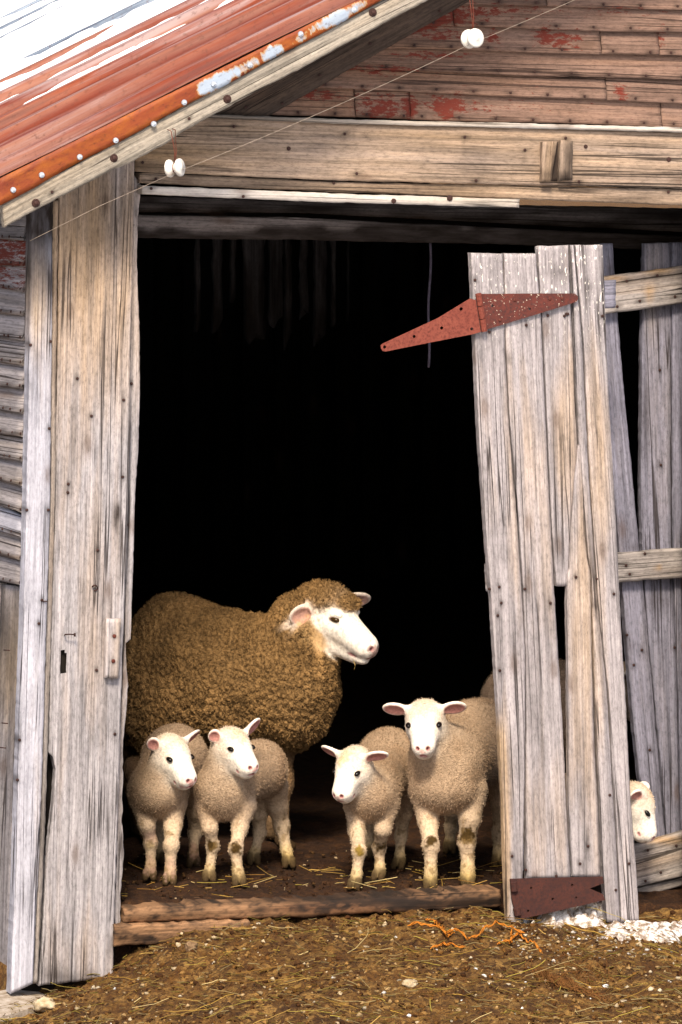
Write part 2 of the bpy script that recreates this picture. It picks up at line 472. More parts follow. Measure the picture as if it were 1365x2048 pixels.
def attr_mat(name, bumpscale=0, bs=0.4, bd=0.002, rough=0.85, var=0.2, sss=0.0, stretch=(1, 1, 1), vor=True):
    """colour from the 'col' attribute (coat colours that belong to the thing)"""
    m, nt, b = newmat(name)
    at = N(nt, 'Attribute', attribute_name='col')
    tc = N(nt, 'TexCoord')
    mp = N(nt, 'Mapping'); mp.inputs['Scale'].default_value = stretch; L(nt, tc.outputs['Object'], mp.inputs[0])
    col = at.outputs['Color']
    if bumpscale:
        n = N(nt, 'TexNoise'); n.inputs['Scale'].default_value = bumpscale * 0.6; n.inputs['Detail'].default_value = 4
        L(nt, mp.outputs[0], n.inputs['Vector'])
        v = N(nt, 'TexVoronoi'); v.inputs['Scale'].default_value = bumpscale
        L(nt, mp.outputs[0], v.inputs['Vector'])
        col = mix(nt, var, col, ramp(nt, n.outputs['Fac'], [(0.3, 0.35), (0.6, 1.15)]), 'MULTIPLY')
        msk = math_(nt, 'SUBTRACT', 1.0, at.outputs['Alpha'])
        h = math_(nt, 'MULTIPLY', math_(nt, 'ADD', math_(nt, 'MULTIPLY', v.outputs['Distance'], -1.0), n.outputs['Fac']), at.outputs['Alpha'])
        bump(nt, h, b, bs, bd)
    L(nt, col, b.inputs['Base Color'])
    b.inputs['Roughness'].default_value = rough
    b.inputs['Specular IOR Level'].default_value = 0.15
    if sss:
        b.inputs['Subsurface Weight'].default_value = sss
        b.inputs['Subsurface Radius'].default_value = (0.012, 0.006, 0.004)
        b.inputs['Subsurface Scale'].default_value = 0.5
    return m
M['lambcoat'] = attr_mat('lamb_coat', 230, 0.7, 0.0035, var=0.45)
M['ewecoat'] = attr_mat('ewe_coat', 150, 0.8, 0.006, var=0.5, stretch=(1, 1, 0.8))
M['strand'] = attr_mat('wool_strand', 0)
M['straw'] = attr_mat('straw_stalk', 0, rough=0.6)
M['clod'] = attr_mat('clod', 130, 0.8, 0.004, var=0.5)


# ------------------------------------------------------------------ planks
NAILS = {}
def nail(parent, p, n, r=0.0045, mat='nail', sub=''):
    NAILS.setdefault((parent.name, mat, sub), []).append((np.asarray(p), np.asarray(n, float), r))
def flush_nails():
    for (pn, mat, sub), lst in NAILS.items():
        if mat == 'screw' or sub == 'w':
            first = None
            for p, n, r in lst:
                if first is None:
                    V = [(0, 0, 0.0)]
                    V = []; k = 12
                    for rr, hh in ((1.0, 0.002), (1.0, -0.001), (0.82, -0.0035), (0.5, -0.0036), (0.46, -0.007), (0.2, -0.0085)):
                        V += [(r * rr * math.cos(2 * math.pi * j / k), hh, r * rr * math.sin(2 * math.pi * j / k)) for j in range(k)]
                    Fc = [(i * k + j, i * k + (j + 1) % k, (i + 1) * k + (j + 1) % k, (i + 1) * k + j) for i in range(5) for j in range(k)] + [tuple(5 * k + j for j in range(k))]
                    o = first = mesh_obj('roof_screw', np.array(V), Fc, M[mat], None, False, (0, 0, 0))
                else:
                    o = first.copy(); COL.objects.link(o)
                o.location = Vector([float(c) for c in p])
                o.parent = bpy.data.objects[pn]; o.matrix_parent_inverse = WM[pn].inverted()
            continue
        mb = MB()
        for p, n, r in lst:
            a = np.cross(n, [0.3, 0.2, 0.9]); a /= np.linalg.norm(a); b = np.cross(n, a)
            V = []; k = 7
            for rr, hh in ((1.0, -0.002), (1.0, 0.0012), (0.6, 0.0024)):
                for j in range(k):
                    g = 2 * math.pi * j / k
                    V.append(p + r * rr * (a * math.cos(g) + b * math.sin(g)) + n * hh)
            Fc = [(i * k + j, i * k + (j + 1) % k, (i + 1) * k + (j + 1) % k, (i + 1) * k + j) for i in range(2) for j in range(k)]
            Fc.append(tuple(2 * k + j for j in range(k)))
            mb.add(V, Fc)
        o = mb.build('nail_heads' if mat != 'screw' else 'roof_screws', M[mat], bpy.data.objects[pn], smooth=False)
        tag(o, kind='stuff')
    NAILS.clear()

def poly_at(pts, t):
    pts = np.asarray(pts, float)
    seg = np.linalg.norm(np.diff(pts, axis=0), axis=1)
    s = np.concatenate([[0], np.cumsum(seg)]); s /= s[-1]
    return np.stack([np.interp(t, s, pts[:, 0]), np.interp(t, s, pts[:, 1])], 1)

def plane_pts(q, plane):
    """pixel array -> points on a plane; returns points and outward normal"""
    if isinstance(plane, (int, float)): n, d = np.array([0, 1.0, 0]), float(plane)
    elif plane[0] == 'x': n, d = np.array([1.0, 0, 0]), plane[1]
    else: n, d = np.asarray(plane[0], float), plane[1]
    v = fwd + RT * ((q[:, 0:1] - 682.5) / F) - UP * ((q[:, 1:2] - 1024) / F)
    t = (d - n @ CAM) / (v @ n)
    return CAM + v * t[:, None], (-n if n @ fwd > 0 else n)

PSEED = [0]
def plank(name, A, B, plane, thick, mat, parent, warm=0.0, red=0.0, stain=0.0, nails=(), tilt=(0, 0), relief=0.0012,
          jag=0.0016, res=(0.012, 0.008), holes=(), cup=0.0, nailmat='nail', nail_r=0.0045, endjag=0.002, fleck=0.0):
    PSEED[0] += 1
    sd_ = PSEED[0]
    A = np.asarray(A, float); B = np.asarray(B, float)
    LA = np.linalg.norm(np.diff(A, axis=0), axis=1).sum() / 667
    WA = np.linalg.norm(A - B if len(A) == len(B) else A[:1] - B[:1], axis=1).mean() / 667
    nu = max(3, min(400, int(LA / res[0]) + 1)); nv = max(3, min(60, int(WA / res[1]) + 2))
    tu = np.linspace(0, 1, nu); tv = np.linspace(0, 1, nv)
    ea, eb = poly_at(A, tu), poly_at(B, tu)
    # uneven edges
    jn = lambda s: vnoise(np.stack([tu * LA * 6, np.full(nu, s * 3.7 + sd_), np.zeros(nu)], 1), sd_) * 0.6 + 0.9 * vnoise(np.stack([tu * LA * 60, np.full(nu, s * 3.7), np.ones(nu)], 1), sd_)
    across = (eb - ea); across /= np.linalg.norm(across, axis=1)[:, None] + 1e-9
    ea = ea + across * (jn(1) * jag * 667)[:, None]; eb = eb + across * (jn(2) * jag * 667)[:, None]
    q = ea[:, None, :] * (1 - tv)[None, :, None] + eb[:, None, :] * tv[None, :, None]
    along = ea[-1] - ea[0]; along = along / np.linalg.norm(along)
    for e in (0, -1):
        q[e] += along[None, :] * (vnoise(np.stack([tv * WA * 90, np.full(nv, e + sd_ * 1.3), np.zeros(nv)], 1), sd_) * endjag * 667)[:, None]
    q = q.reshape(-1, 2)
    P, n = plane_pts(q, plane)
    ax_ = (A[-1] + B[-1]) - (A[0] + B[0]); ax_ = ax_ / np.linalg.norm(ax_)
    U = (q @ ax_) / 667; Vv = (q @ np.array([-ax_[1], ax_[0]])) / 667
    tvv = np.tile(tv, nu)
    rel = relief * (vnoise(np.stack([U * 3, Vv * 50, np.full_like(U, sd_ * 7.1)], 1), 3) + 0.7 * vnoise(np.stack([U * 1.2, Vv * 9, np.full_like(U, sd_)], 1), 5) * 2)
    off = rel + tilt[0] * (1 - tvv) + tilt[1] * tvv + cup * (1 - 4 * (tvv - 0.5) ** 2)
    edge = np.zeros(nu * nv).reshape(nu, nv)
    edge[:, 0] = edge[:, -1] = 1; edge[0] = edge[-1] = 1
    off = off - edge.ravel() * min(0.0016, thick * 0.2)
    P = P + n * off[:, None]
    idx = np.arange(nu * nv).reshape(nu, nv)
    faces = np.stack([idx[:-1, :-1], idx[1:, :-1], idx[1:, 1:], idx[:-1, 1:]], -1).reshape(-1, 4)
    if len(holes):
        fc = q[faces].mean(1); keep = np.ones(len(faces), bool)
        for (hx0, hy0, hx1, hy1) in holes:
            keep &= ~((fc[:, 0] > hx0) & (fc[:, 0] < hx1) & (fc[:, 1] > hy0) & (fc[:, 1] < hy1))
        faces = faces[keep]
    loop = np.concatenate([idx[:, 0], idx[-1, 1:], idx[-2::-1, -1], idx[0, -2:0:-1]])
    nb = len(loop); base = len(P)
    Pb = P[loop] - n * (thick + off[loop][:, None] * 0.0)
    nx = np.roll(np.arange(nb), -1)
    skirt = np.stack([loop[nx], loop, base + np.arange(nb), base + nx], -1)
    pos = {int(v): base + i for i, v in enumerate(loop)}
    back = np.array([[pos[int(idx[i, 0])], pos[int(idx[i, -1])], pos[int(idx[i + 1, -1])], pos[int(idx[i + 1, 0])]] for i in range(nu - 1)])
    allF = np.concatenate([faces, skirt, back])
    V = np.concatenate([P, Pb])
    f0 = faces[0]
    nn = np.cross(V[f0[1]] - V[f0[0]], V[f0[3]] - V[f0[0]])
    if nn @ n < 0: allF = allF[:, ::-1]
    o = mesh_obj(name, V, np.ascontiguousarray(allF), mat, parent, smooth=False)
    me = o.data
    uvl = me.uv_layers.new(name='UVMap')
    uu = np.concatenate([U, U[loop]]); vv = np.concatenate([Vv, Vv[loop] + 0.02])
    li = np.empty(len(me.loops), np.int32); me.loops.foreach_get('vertex_index', li)
    uvl.data.foreach_set('uv', np.stack([uu[li] + sd_ * 0.37, vv[li] + sd_ * 1.91], 1).astype(np.float32).ravel())
    qa = np.concatenate([q, q[loop]])
    def ev(f): return f(qa) if callable(f) else np.full(len(qa), float(f))
    st, rd, wm = ev(stain), ev(red), ev(warm)
    for (x, y) in nails:
        d = qa - np.array([x, y])
        al = d @ along; ac = d @ np.array([-along[1], along[0]])
        st = np.maximum(st, 0.85 * np.exp(-(ac / 4.5) ** 2 - (al / 9) ** 2))
        st = np.maximum(st, 0.45 * np.exp(-(d[:, 0] / 4) ** 2) * np.where(d[:, 1] > 0, np.exp(-d[:, 1] / 18), 0))
        pp, _ = plane_pts(np.array([[x, y]]), plane)
        j = np.argmin((d[:len(q)] ** 2).sum(1))
        nail(parent, pp[0] + n * (off[j] + 0.001), n, nail_r, nailmat)
    fk = ev(fleck)
    vattr(o, 'mask', np.stack([np.clip(st, 0, 1), np.clip(rd, 0, 1), np.clip(wm, -1, 1), np.clip(fk, 0, 1)], 1))
    # front faces smooth, edges crisp
    sm = np.zeros(len(me.polygons), bool); sm[:len(faces)] = True
    me.polygons.foreach_set('use_smooth', sm)
    return o

def blobs(lst, base=0.0):
    """sum of soft spots given in photograph pixels: (x, y, rx, ry, amount)"""
    def f(q):
        r = np.full(len(q), float(base))
        for x, y, rx, ry, a in lst:
            r = r + a * np.exp(-((q[:, 0] - x) / rx) ** 2 - ((q[:, 1] - y) / ry) ** 2)
        return r
    return f

def slab(name, pts, y0, y1, mat, parent):
    """x,z polygon extruded from y0 to y1"""
    n = len(pts)
    V = [(x, y0, z) for x, z in pts] + [(x, y1, z) for x, z in pts]
    Fc = [tuple(range(n)), tuple(range(2 * n - 1, n - 1, -1))] + [(i, i + n, (i + 1) % n + n, (i + 1) % n) for i in range(n)]
    o = mesh_obj(name, V, Fc, mat, parent, smooth=False)
    bm = bmesh.new(); bm.from_mesh(o.data); bmesh.ops.recalc_face_normals(bm, faces=bm.faces); bm.to_mesh(o.data); bm.free()
    return o

# ------------------------------------------------------------------ the barn
YR = -0.28                                            # plane of the roof's front edge
pa, pb = PY(0, 354, YR), PY(700, 5, YR)
RS = (pb[2] - pa[2]) / (pb[0] - pa[0])                # roof slope
X_EAVE, X_RIDGE, X_RIGHT, Y_BACK = float(pa[0]), 1.65, 4.3, 10.0
def roof_z(x): return pa[2] + RS * (np.asarray(x) - pa[0])
XC = float(PY(60, 1000, 0)[0])                        # front corner of the barn

barn = empty('barn', (X_RIDGE, 3.0, 0))
tag(barn, 'old weathered wooden barn with rusty metal roof and open doorway', 'barn')

zt = roof_z(X_RIDGE) - 0.06
fw = MB()
def front(pts): 
    n = len(pts)
    V = [(x, 0.035, z) for x, z in pts] + [(x, 0.06, z) for x, z in pts]
    fw.add(V, [tuple(range(n)), tuple(range(2 * n - 1, n - 1, -1))] + [(i, i + n, (i + 1) % n + n, (i + 1) % n) for i in range(n)])
XJ, XK, ZL = -0.665, 1.20, 2.24
front([(XC + .02, -0.4), (XJ, -0.4), (XJ, ZL), (XC + .02, ZL - .1), (XC + .02, roof_z(XC) - .1)][:4])
front([(XK, -0.4), (X_RIGHT, -0.4), (X_RIGHT, ZL - .1), (XK, ZL)])
front([(XC + .02, ZL - .1), (XJ, ZL + .001), (XK, ZL + .001), (X_RIGHT, ZL - .1), (X_RIDGE, zt - .03)])
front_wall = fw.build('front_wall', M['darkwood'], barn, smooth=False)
side_wall = mesh_obj('side_wall', [(XC + .03, .06, -.4), (XC + .06, .06, -.4), (XC + .06, Y_BACK, -.4), (XC + .03, Y_BACK, -.4),
                                   (XC + .03, .06, 2.05), (XC + .06, .06, 2.05), (XC + .06, Y_BACK, 2.05), (XC + .03, Y_BACK, 2.05)],
                     [(0, 3, 2, 1), (4, 5, 6, 7), (0, 1, 5, 4), (1, 2, 6, 5), (2, 3, 7, 6), (3, 0, 4, 7)], M['darkwood'], barn, smooth=False)
mesh_obj('far_side_wall', [(X_RIGHT, .06, -.4), (X_RIGHT + .04, .06, -.4), (X_RIGHT + .04, Y_BACK, -.4), (X_RIGHT, Y_BACK, -.4),
                           (X_RIGHT, .06, 2.05), (X_RIGHT + .04, .06, 2.05), (X_RIGHT + .04, Y_BACK, 2.05), (X_RIGHT, Y_BACK, 2.05)],
         [(0, 3, 2, 1), (4, 5, 6, 7), (0, 1, 5, 4), (1, 2, 6, 5), (2, 3, 7, 6), (3, 0, 4, 7)], M['darkwood'], barn, smooth=False)
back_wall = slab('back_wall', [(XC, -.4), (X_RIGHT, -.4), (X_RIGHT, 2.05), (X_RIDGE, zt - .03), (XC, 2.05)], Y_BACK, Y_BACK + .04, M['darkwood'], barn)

# roof deck (both slopes, one slab) and its sheets
xr2 = 2 * X_RIDGE - X_EAVE
dk = 0.035
roof = slab('roof', [(X_EAVE, roof_z(X_EAVE) - .012), (X_RIDGE, roof_z(X_RIDGE) - .012), (xr2, roof_z(X_EAVE) - .012),
                     (xr2, roof_z(X_EAVE) - .012 - dk), (X_RIDGE, roof_z(X_RIDGE) - .012 - dk), (X_EAVE, roof_z(X_EAVE) - .012 - dk)],
            YR + 0.03, Y_BACK + .2, M['darkwood'], barn)
RIB = 0.30
def rib_h(y):
    t = np.mod(y - YR - 0.075 + RIB / 2, RIB) - RIB / 2
    big = 0.034 * np.clip((0.048 - np.abs(t)) / 0.026, 0, 1)
    t2 = np.mod(y - YR - 0.075, RIB / 2) - RIB / 4
    t3 = np.mod(y - YR - 0.075, RIB / 3) - RIB / 6
    return big + 0.004 * np.clip((0.02 - np.abs(t3 - 0.0)) / 0.016, 0, 1) * (np.abs(t) > .05)
def roof_sheet(y0, y1, k, side):
    nx_, ny = 70, 130
    x = np.linspace(X_EAVE - 0.02, X_RIDGE + 0.01, nx_); y = np.linspace(y0, y1, ny)
    X, Yg = np.meshgrid(x, y, indexing='ij')
    q3 = np.stack([X.ravel() * 2.2, Yg.ravel() * 4, np.full(X.size, k * 3.0)], 1)
    Zz = roof_z(X) + rib_h(Yg) + 0.004 * vnoise(q3, 4).reshape(X.shape) + 0.003 * (k % 2)
    XX = X if side == 0 else 2 * X_RIDGE - X
    V = np.stack([XX.ravel(), Yg.ravel(), Zz.ravel()], 1)
    idx = np.arange(nx_ * ny).reshape(nx_, ny)
    Fc = np.stack([idx[:-1, :-1], idx[1:, :-1], idx[1:, 1:], idx[:-1, 1:]], -1).reshape(-1, 4)
    if side: Fc = Fc[:, ::-1]
    o = mesh_obj('metal_sheet', V, np.ascontiguousarray(Fc), M['roof'], roof, smooth=False)
    uvl = o.data.uv_layers.new(name='UVMap')
    li = np.empty(len(o.data.loops), np.int32); o.data.loops.foreach_get('vertex_index', li)
    uvl.data.foreach_set('uv', np.stack([V[li, 0], V[li, 1]], 1).astype(np.float32).ravel())
    t = np.mod(V[:, 1] - YR - 0.075 + RIB / 2, RIB) - RIB / 2
    deep = 0.75 * np.exp(-((t + 0.045) / 0.022) ** 2) + 0.5 * np.exp(-((t - 0.05) / 0.015) ** 2)
    deep *= 0.6 + 0.4 * vnoise(np.stack([V[:, 0] * 3, V[:, 1] * 8, V[:, 1] * 0], 1), 9)
    zinc = 0.10 * sstep(0.2, 1.6, V[:, 1]) + 0.22
    blue = sstep(1.3, 1.9, V[:, 1] + .25 * vnoise(np.stack([V[:, 0] * 1.2, V[:, 1] * 2, V[:, 1] * 0], 1), 4))
    vattr(o, 'mask', np.stack([zinc, np.clip(deep, 0, 1), blue], 1))
    o.data.polygons.foreach_set('use_smooth', np.ones(len(o.data.polygons), bool))
y0 = YR
for k in range(12):
    roof_sheet(y0, y0 + 0.915, k, 0)
    roof_sheet(y0, y0 + 0.915, k, 1)
    y0 += 0.90

# snow lying on the roof
nx_, ny = 230, 480
x = np.linspace(X_EAVE, X_RIDGE, nx_); y = np.concatenate([np.linspace(0.35, 6.0, 400), np.linspace(6.05, 10.0, 80)])
X, Yg = np.meshgrid(x, y, indexing='ij')
nz = fbm(np.stack([X.ravel() * 1.6, Yg.ravel() * 4.5, np.zeros(X.size)], 1), 5, 21).reshape(X.shape)
nz2 = fbm(np.stack([X.ravel() * 14, Yg.ravel() * 22, np.zeros(X.size)], 1), 3, 31).reshape(X.shape)
cover = -0.95 + 0.66 * sstep(0.3, 0.9, Yg + 0.10 * X) + 0.95 * sstep(0.6, 1.9, Yg + 0.10 * (X + 1.0)) + 0.42 * nz + 0.10 * nz2
rt_ = np.mod(Yg - YR - 0.075 + RIB / 2, RIB) - RIB / 2
cover -= 0.85 * np.exp(-(rt_ / 0.05) ** 2) * (1 - 0.45 * sstep(2.6, 4.2, Yg)) * (0.75 + 0.5 * vnoise(np.stack([X.ravel() * 1.1, Yg.ravel() * 2.3, np.full(X.size, 4.)], 1), 12).reshape(X.shape))
th = np.clip(cover, -1, 0.8) * 0.055
keepv = th > 0
Zs = roof_z(X) + rib_h(Yg) * 0.9 + np.where(keepv, np.maximum(th, 0) + 0.002, -0.004)
V = np.stack([X.ravel(), Yg.ravel(), Zs.ravel()], 1)
idx = np.arange(nx_ * ny).reshape(nx_, ny)
Fc = np.stack([idx[:-1, :-1], idx[1:, :-1], idx[1:, 1:], idx[:-1, 1:]], -1).reshape(-1, 4)
Fc = Fc[keepv.ravel()[Fc].any(1)]
used = np.unique(Fc); rm_ = np.full(len(V), -1); rm_[used] = np.arange(len(used))
o = mesh_obj('snow', V[used], rm_[Fc], M['snow'])
tag(o, 'melting white snow lying on the rusty metal roof', 'snow', kind='stuff')

# rake: rusty flashing, pale fascia, brown board on the wall
def ln(a, b, xs): return [(x, a + b * x) for x in xs]
xs = np.linspace(-4, 1750, 60)
top = [(x, 354 - 0.4986 * x + 3) for x in xs]
bot = [(x, max(411 - 0.5354 * x, 354 - 0.4986 * x + 18) + 1.5 * math.sin(x * .031)) for x in xs]
zincm = blobs([(x, 411 - .5354 * x - 14, 26, 18, 0.42) for x in (405, 425, 445, 470, 500, 535, 560, 600, 640, 665, 690, 720, 760)], 0.12)
def flash_sheet():
    o = plank('edge_flashing', top, bot, YR - 0.012, 0.004, M['flange'], roof, relief=0.002, jag=0.001, res=(0.02, 0.012))
    q = projv(np.array([v.co for v in o.data.vertices]) + np.array(o.location))
    z = zincm(q)
    a = o.data.attributes['mask']
    a.data.foreach_set('color', np.stack([np.clip(z, 0, 1), 0 * z, 0 * z, 1 + 0 * z], 1).astype(np.float32).ravel())
flash_sheet()
nrm = np.array([0, -1.0, 0])
for (x_, y_) in ((27, 380), (84, 350), (160, 314), (232, 281), (308, 248), (369, 205), (428, 168), (500, 130), (602, 68), (708, 20)):
    nail(roof, PY(x_, y_, YR - 0.0135), nrm, 0.0085, 'screw')
xs2 = np.linspace(4, 1750, 50)
plank('fascia_board', [(x, 411 - 0.5354 * x) for x in xs2], [(x - 0 + 6, 456 - 0.5358 * x + (6 if 240 < x < 330 else 0)) for x in xs2], YR, 0.03,
      M['fascia'], roof, warm=0.1, stain=blobs([(95, 372, 300, 6, .0)], 0.0), nails=[(75, 408), (104, 384), (378, 237)], relief=0.002, jag=0.002)
for (x_, y_) in ((228, 316), (455, 198), (746, 25), (72, 406)):
    nail(roof, PY(x_, y_, YR - 0.002), nrm, 0.0125, 'nail', 'w')
rk = np.linspace(330, 1750, 40)
plank('rake_board', [(x, 425 - 0.5358 * x) for x in rk], [(x, 541 - 0.574 * x) for x in rk], -0.016, 0.008, M['brownwood'], roof,
      warm=0.2, nails=[(492, 214), (565, 207), (741, 87), (880, 22), (640, 150)], relief=0.001)

# gable clapboards
rows = [(-45, -28), (2.5, 20), (47, 66), (94, 113), (137, 161), (177, 208), (234, 255)]   # lower edges at px 665 and 1365
rows = [(a - 46.5 * k, b - 46.5 * k) for k in range(9, 0, -1) for a, b in [rows[0]]] + rows
joints = {-1: [708, 818, 1321], -2: [1211], -4: [1200, 1316], -6: [1090], -5: [905]}
nr = len(rows)
redbl = [(830, 40, 140, 14, .62), (1120, 80, 50, 26, .5), (1080, 70, 16, 16, .4), (900, 75, 60, 8, .4), (860, 110, 90, 10, .5), (760, 140, 120, 10, .5),
         (640, 190, 60, 14, .5), (850, 60, 60, 14, .4), (760, 215, 48, 30, .62), (818, 215, 14, 26, .6), (900, 205, 48, 22, .5), (885, 225, 24, 16, .5),
         (1240, 185, 16, 16, .6), (960, 20, 120, 12, .45), (1320, 75, 10, 22, .5), (1000, 215, 90, 20, .2), (1220, 20, 120, 12, .3), (985, 75, 14, 20, .5)]
for i, (a, b) in enumerate(rows):
    k = (b - a) / 700
    yb = lambda x: a + (x - 665) * k
    if i == 0: pa_, pb_ = a - 46.5, b - 46.5
    else: pa_, pb_ = rows[i - 1]
    kt = (pb_ - pa_) / 700
    yt = lambda x: pa_ + (x - 665) * kt - 7
    # left end tucks behind the rake board
    xl = (541 - a + 665 * k) / (0.574 + k) - 45
    xr = 1980
    if i < 6: xr = 1980 - (6 - i) * 80
    cuts = [xl] + [c for c in joints.get(i - nr, []) if c > xl] + [xr]
    for c0, c1 in zip(cuts[:-1], cuts[1:]):
        xs_ = np.linspace(c0 + 0.8, c1 - 0.8, max(2, int((c1 - c0) / 60)))
        nl = [(x_, yb(x_) - 7) for x_ in np.arange(c0 + 22 + 17 * (i % 3), c1 - 10, 74) if x_ < 1500 and yb(x_) > -20]
        wy = 1.2 * math.sin(i * 2.1)
        plank('clapboard', [(x_, yt(x_)) for x_ in xs_], [(x_, yb(x_) + 1.3 * math.sin(x_ * .013 + i)) for x_ in xs_], 0.012, 0.008, M['clap'], front_wall,
              warm=blobs([(760, 120, 260, 200, .55)], 0.0), red=blobs([(a_, b_, c_, d_, .62 * e_) for a_, b_, c_, d_, e_ in redbl], 0.30), nails=nl, tilt=(0.0, 0.019), relief=0.0007, res=(0.012, 0.007), nail_r=0.0042, jag=0.001)

# header over the doorway
plank('drip_strip', [(380, 226), (665, 238), (1365, 255), (1700, 263)], [(380, 234), (665, 247), (1365, 265), (1700, 273)], -0.04, 0.06, M['freshwood'], front_wall, warm=.3, stain=blobs([(500, 232, 160, 30, .7)], .1))
plank('header_board', [(271, 224), (665, 246), (1365, 264), (1700, 272)], [(271, 343), (665, 361), (1365, 377), (1700, 385)], -0.028, 0.05, M['header'], front_wall,
      warm=blobs([(300, 300, 200, 90, .5), (900, 300, 300, 100, .35)], 0.1), stain=blobs([(272, 330, 40, 12, .6), (320, 337, 60, 8, .5), (1240, 352, 200, 10, .25)], 0),
      nails=[(286, 325), (468, 253), (690, 268), (714, 347), (930, 274), (1050, 300), (952, 361), (1158, 363), (1132, 276)], relief=0.002)
plank('header_board', [(280, 345), (665, 363), (1365, 379), (1700, 387)], [(280, 366), (665, 384), (1365, 411), (1700, 424)], -0.02, 0.06, M['header'], front_wall,
      warm=.35, stain=blobs([(850, 378, 120, 14, .55), (560, 368, 160, 12, .5), (1250, 398, 60, 4, .6)], .08), nails=[(312, 358), (668, 366), (1337, 384)], relief=0.002)
plank('nailing_strip', [(286, 371), (665, 387), (1040, 399)], [(286, 389), (665, 405), (1040, 415)], -0.055, 0.05, M['freshwood'], front_wall, warm=.1,
      stain=blobs([(960, 405, 40, 3, .6), (290, 380, 5, 10, .6)], .0), nails=[(303, 377), (487, 393)], relief=0.001)
for (x_, y_, r_) in ((788, 402, .010), (900, 396, .012), (1172, 293, .008), (1338, 319, .010), (578, 297, .008)):
    nail(front_wall, PY(x_, y_, -0.056 if y_ > 390 else -0.029), nrm, r_ * .8, 'nail')
plank('cleat_and_gap', [(1086, 283), (1084, 364)], [(1114, 283), (1102, 364)], -0.05, 0.022, M['header'], front_wall, warm=.2, stain=blobs([(1108, 330, 8, 30, .7), (1095, 350, 14, 12, .6)], .1), relief=.003)
plank('cleat_and_gap', [(1121, 281), (1120, 362)], [(1147, 281), (1146, 360)], -0.048, 0.02, M['header'], front_wall, stain=blobs([(1140, 320, 6, 40, .6), (1128, 355, 14, 14, .8)], .25), relief=.003)
plank('cleat_and_gap', [(1113, 284), (1104, 362)], [(1122, 284), (1121, 362)], -0.034, 0.006, M['brownwood'], front_wall, stain=.6)  # dark strip added in place of the shaded gap between the cleats

# left jamb
plank('jamb_strip', [(255, 330), (255, 800), (250, 1280), (238, 1500), (230, 1860)],
      [(284, 372), (276, 440), (274, 520), (277, 600), (280, 680), (280, 800), (276, 900), (270, 1000), (266, 1140), (262, 1280), (251, 1284), (254, 1340), (257, 1372), (252, 1430), (246, 1500), (245, 1640), (249, 1715), (246, 1745), (242, 1800), (240, 1856)],
      0.0, 0.035, M['jamb'], front_wall, warm=blobs([(270, 600, 60, 260, .5)], .1), stain=blobs([(270, 425, 8, 30, .5), (255, 1310, 4, 30, .6)], 0),
      nails=[(263, 767), (254, 1050), (266, 450)], jag=0.003, relief=.002)
wl = [(116, 330), (119, 460), (116, 700), (112, 1000), (104, 1250), (99, 1480), (98, 1506), (106, 1512), (113, 1540), (108, 1610), (97, 1700), (90, 1800), (84, 1900), (79, 1972)]
wr = [(270, 302), (268, 500), (262, 700), (262, 850), (258, 1000), (251, 1180), (246, 1300), (241, 1500), (234, 1700), (229, 1850), (226, 1955)]
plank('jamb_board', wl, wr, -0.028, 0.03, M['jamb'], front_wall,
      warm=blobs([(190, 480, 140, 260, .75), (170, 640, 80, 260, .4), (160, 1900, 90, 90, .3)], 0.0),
      stain=blobs([(190, 420, 110, 70, .42), (200, 480, 60, 30, .25), (233, 1035, 7, 30, .9), (238, 1020, 4, 14, .7), (130, 1955, 50, 14, .5), (225, 1890, 10, 20, .5), (105, 1940, 20, 20, .4), (246, 1295, 6, 60, .2)], 0.02),  # top spots paint in eave shade over browned wood; the rest are stains
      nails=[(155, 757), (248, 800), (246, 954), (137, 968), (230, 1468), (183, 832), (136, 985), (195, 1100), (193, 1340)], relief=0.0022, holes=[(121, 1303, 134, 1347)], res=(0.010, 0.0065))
plank('mortise_back', [(116, 1296), (116, 1352)], [(139, 1296), (139, 1352)], -0.012, 0.005, M['darkwood'], front_wall)  # near-black panel painted as the shade inside the hole
plank('wooden_button', [(214, 1238), (211, 1357)], [(243, 1238), (238, 1357)], -0.05, 0.022, M['pale'], front_wall, warm=.5, nails=[(229, 1272), (227, 1322)], nailmat='rustnail', nail_r=0.006)
mb = MB()
mb.tube([PY(130, 1270, -.03), PY(131, 1269, -.045), PY(140, 1268.5, -.05), PY(150, 1269.5, -.05)], .0022, 6)
mb.tube([PY(150, 1266, -.05), PY(150, 1273, -.05)], .003, 6)
st_ = [PY(190 + 5.5 * math.cos(g), 1176 - 5.5 * math.sin(g), -.033 - .008 * max(0, math.sin(g))) for g in np.linspace(-1.9, 2.9, 12)]
mb.tube(st_, .0022, 6)
for (x_, y_) in ((83, 1202), (12, 1300), (8, 1446), (4, 1495)):
    mb.tube([PY(x_, y_, -.03), PY(x_ + 1, y_, -.045), PY(x_ + 12, y_ + 1, -.05)] if x_ > 60 else [PY(x_ - 4, y_, -.0), PY(x_ + 8, y_ + 1, -.02)], .0018, 5)
tag(mb.build('bent_nails', M['nail'], front_wall), kind='stuff')

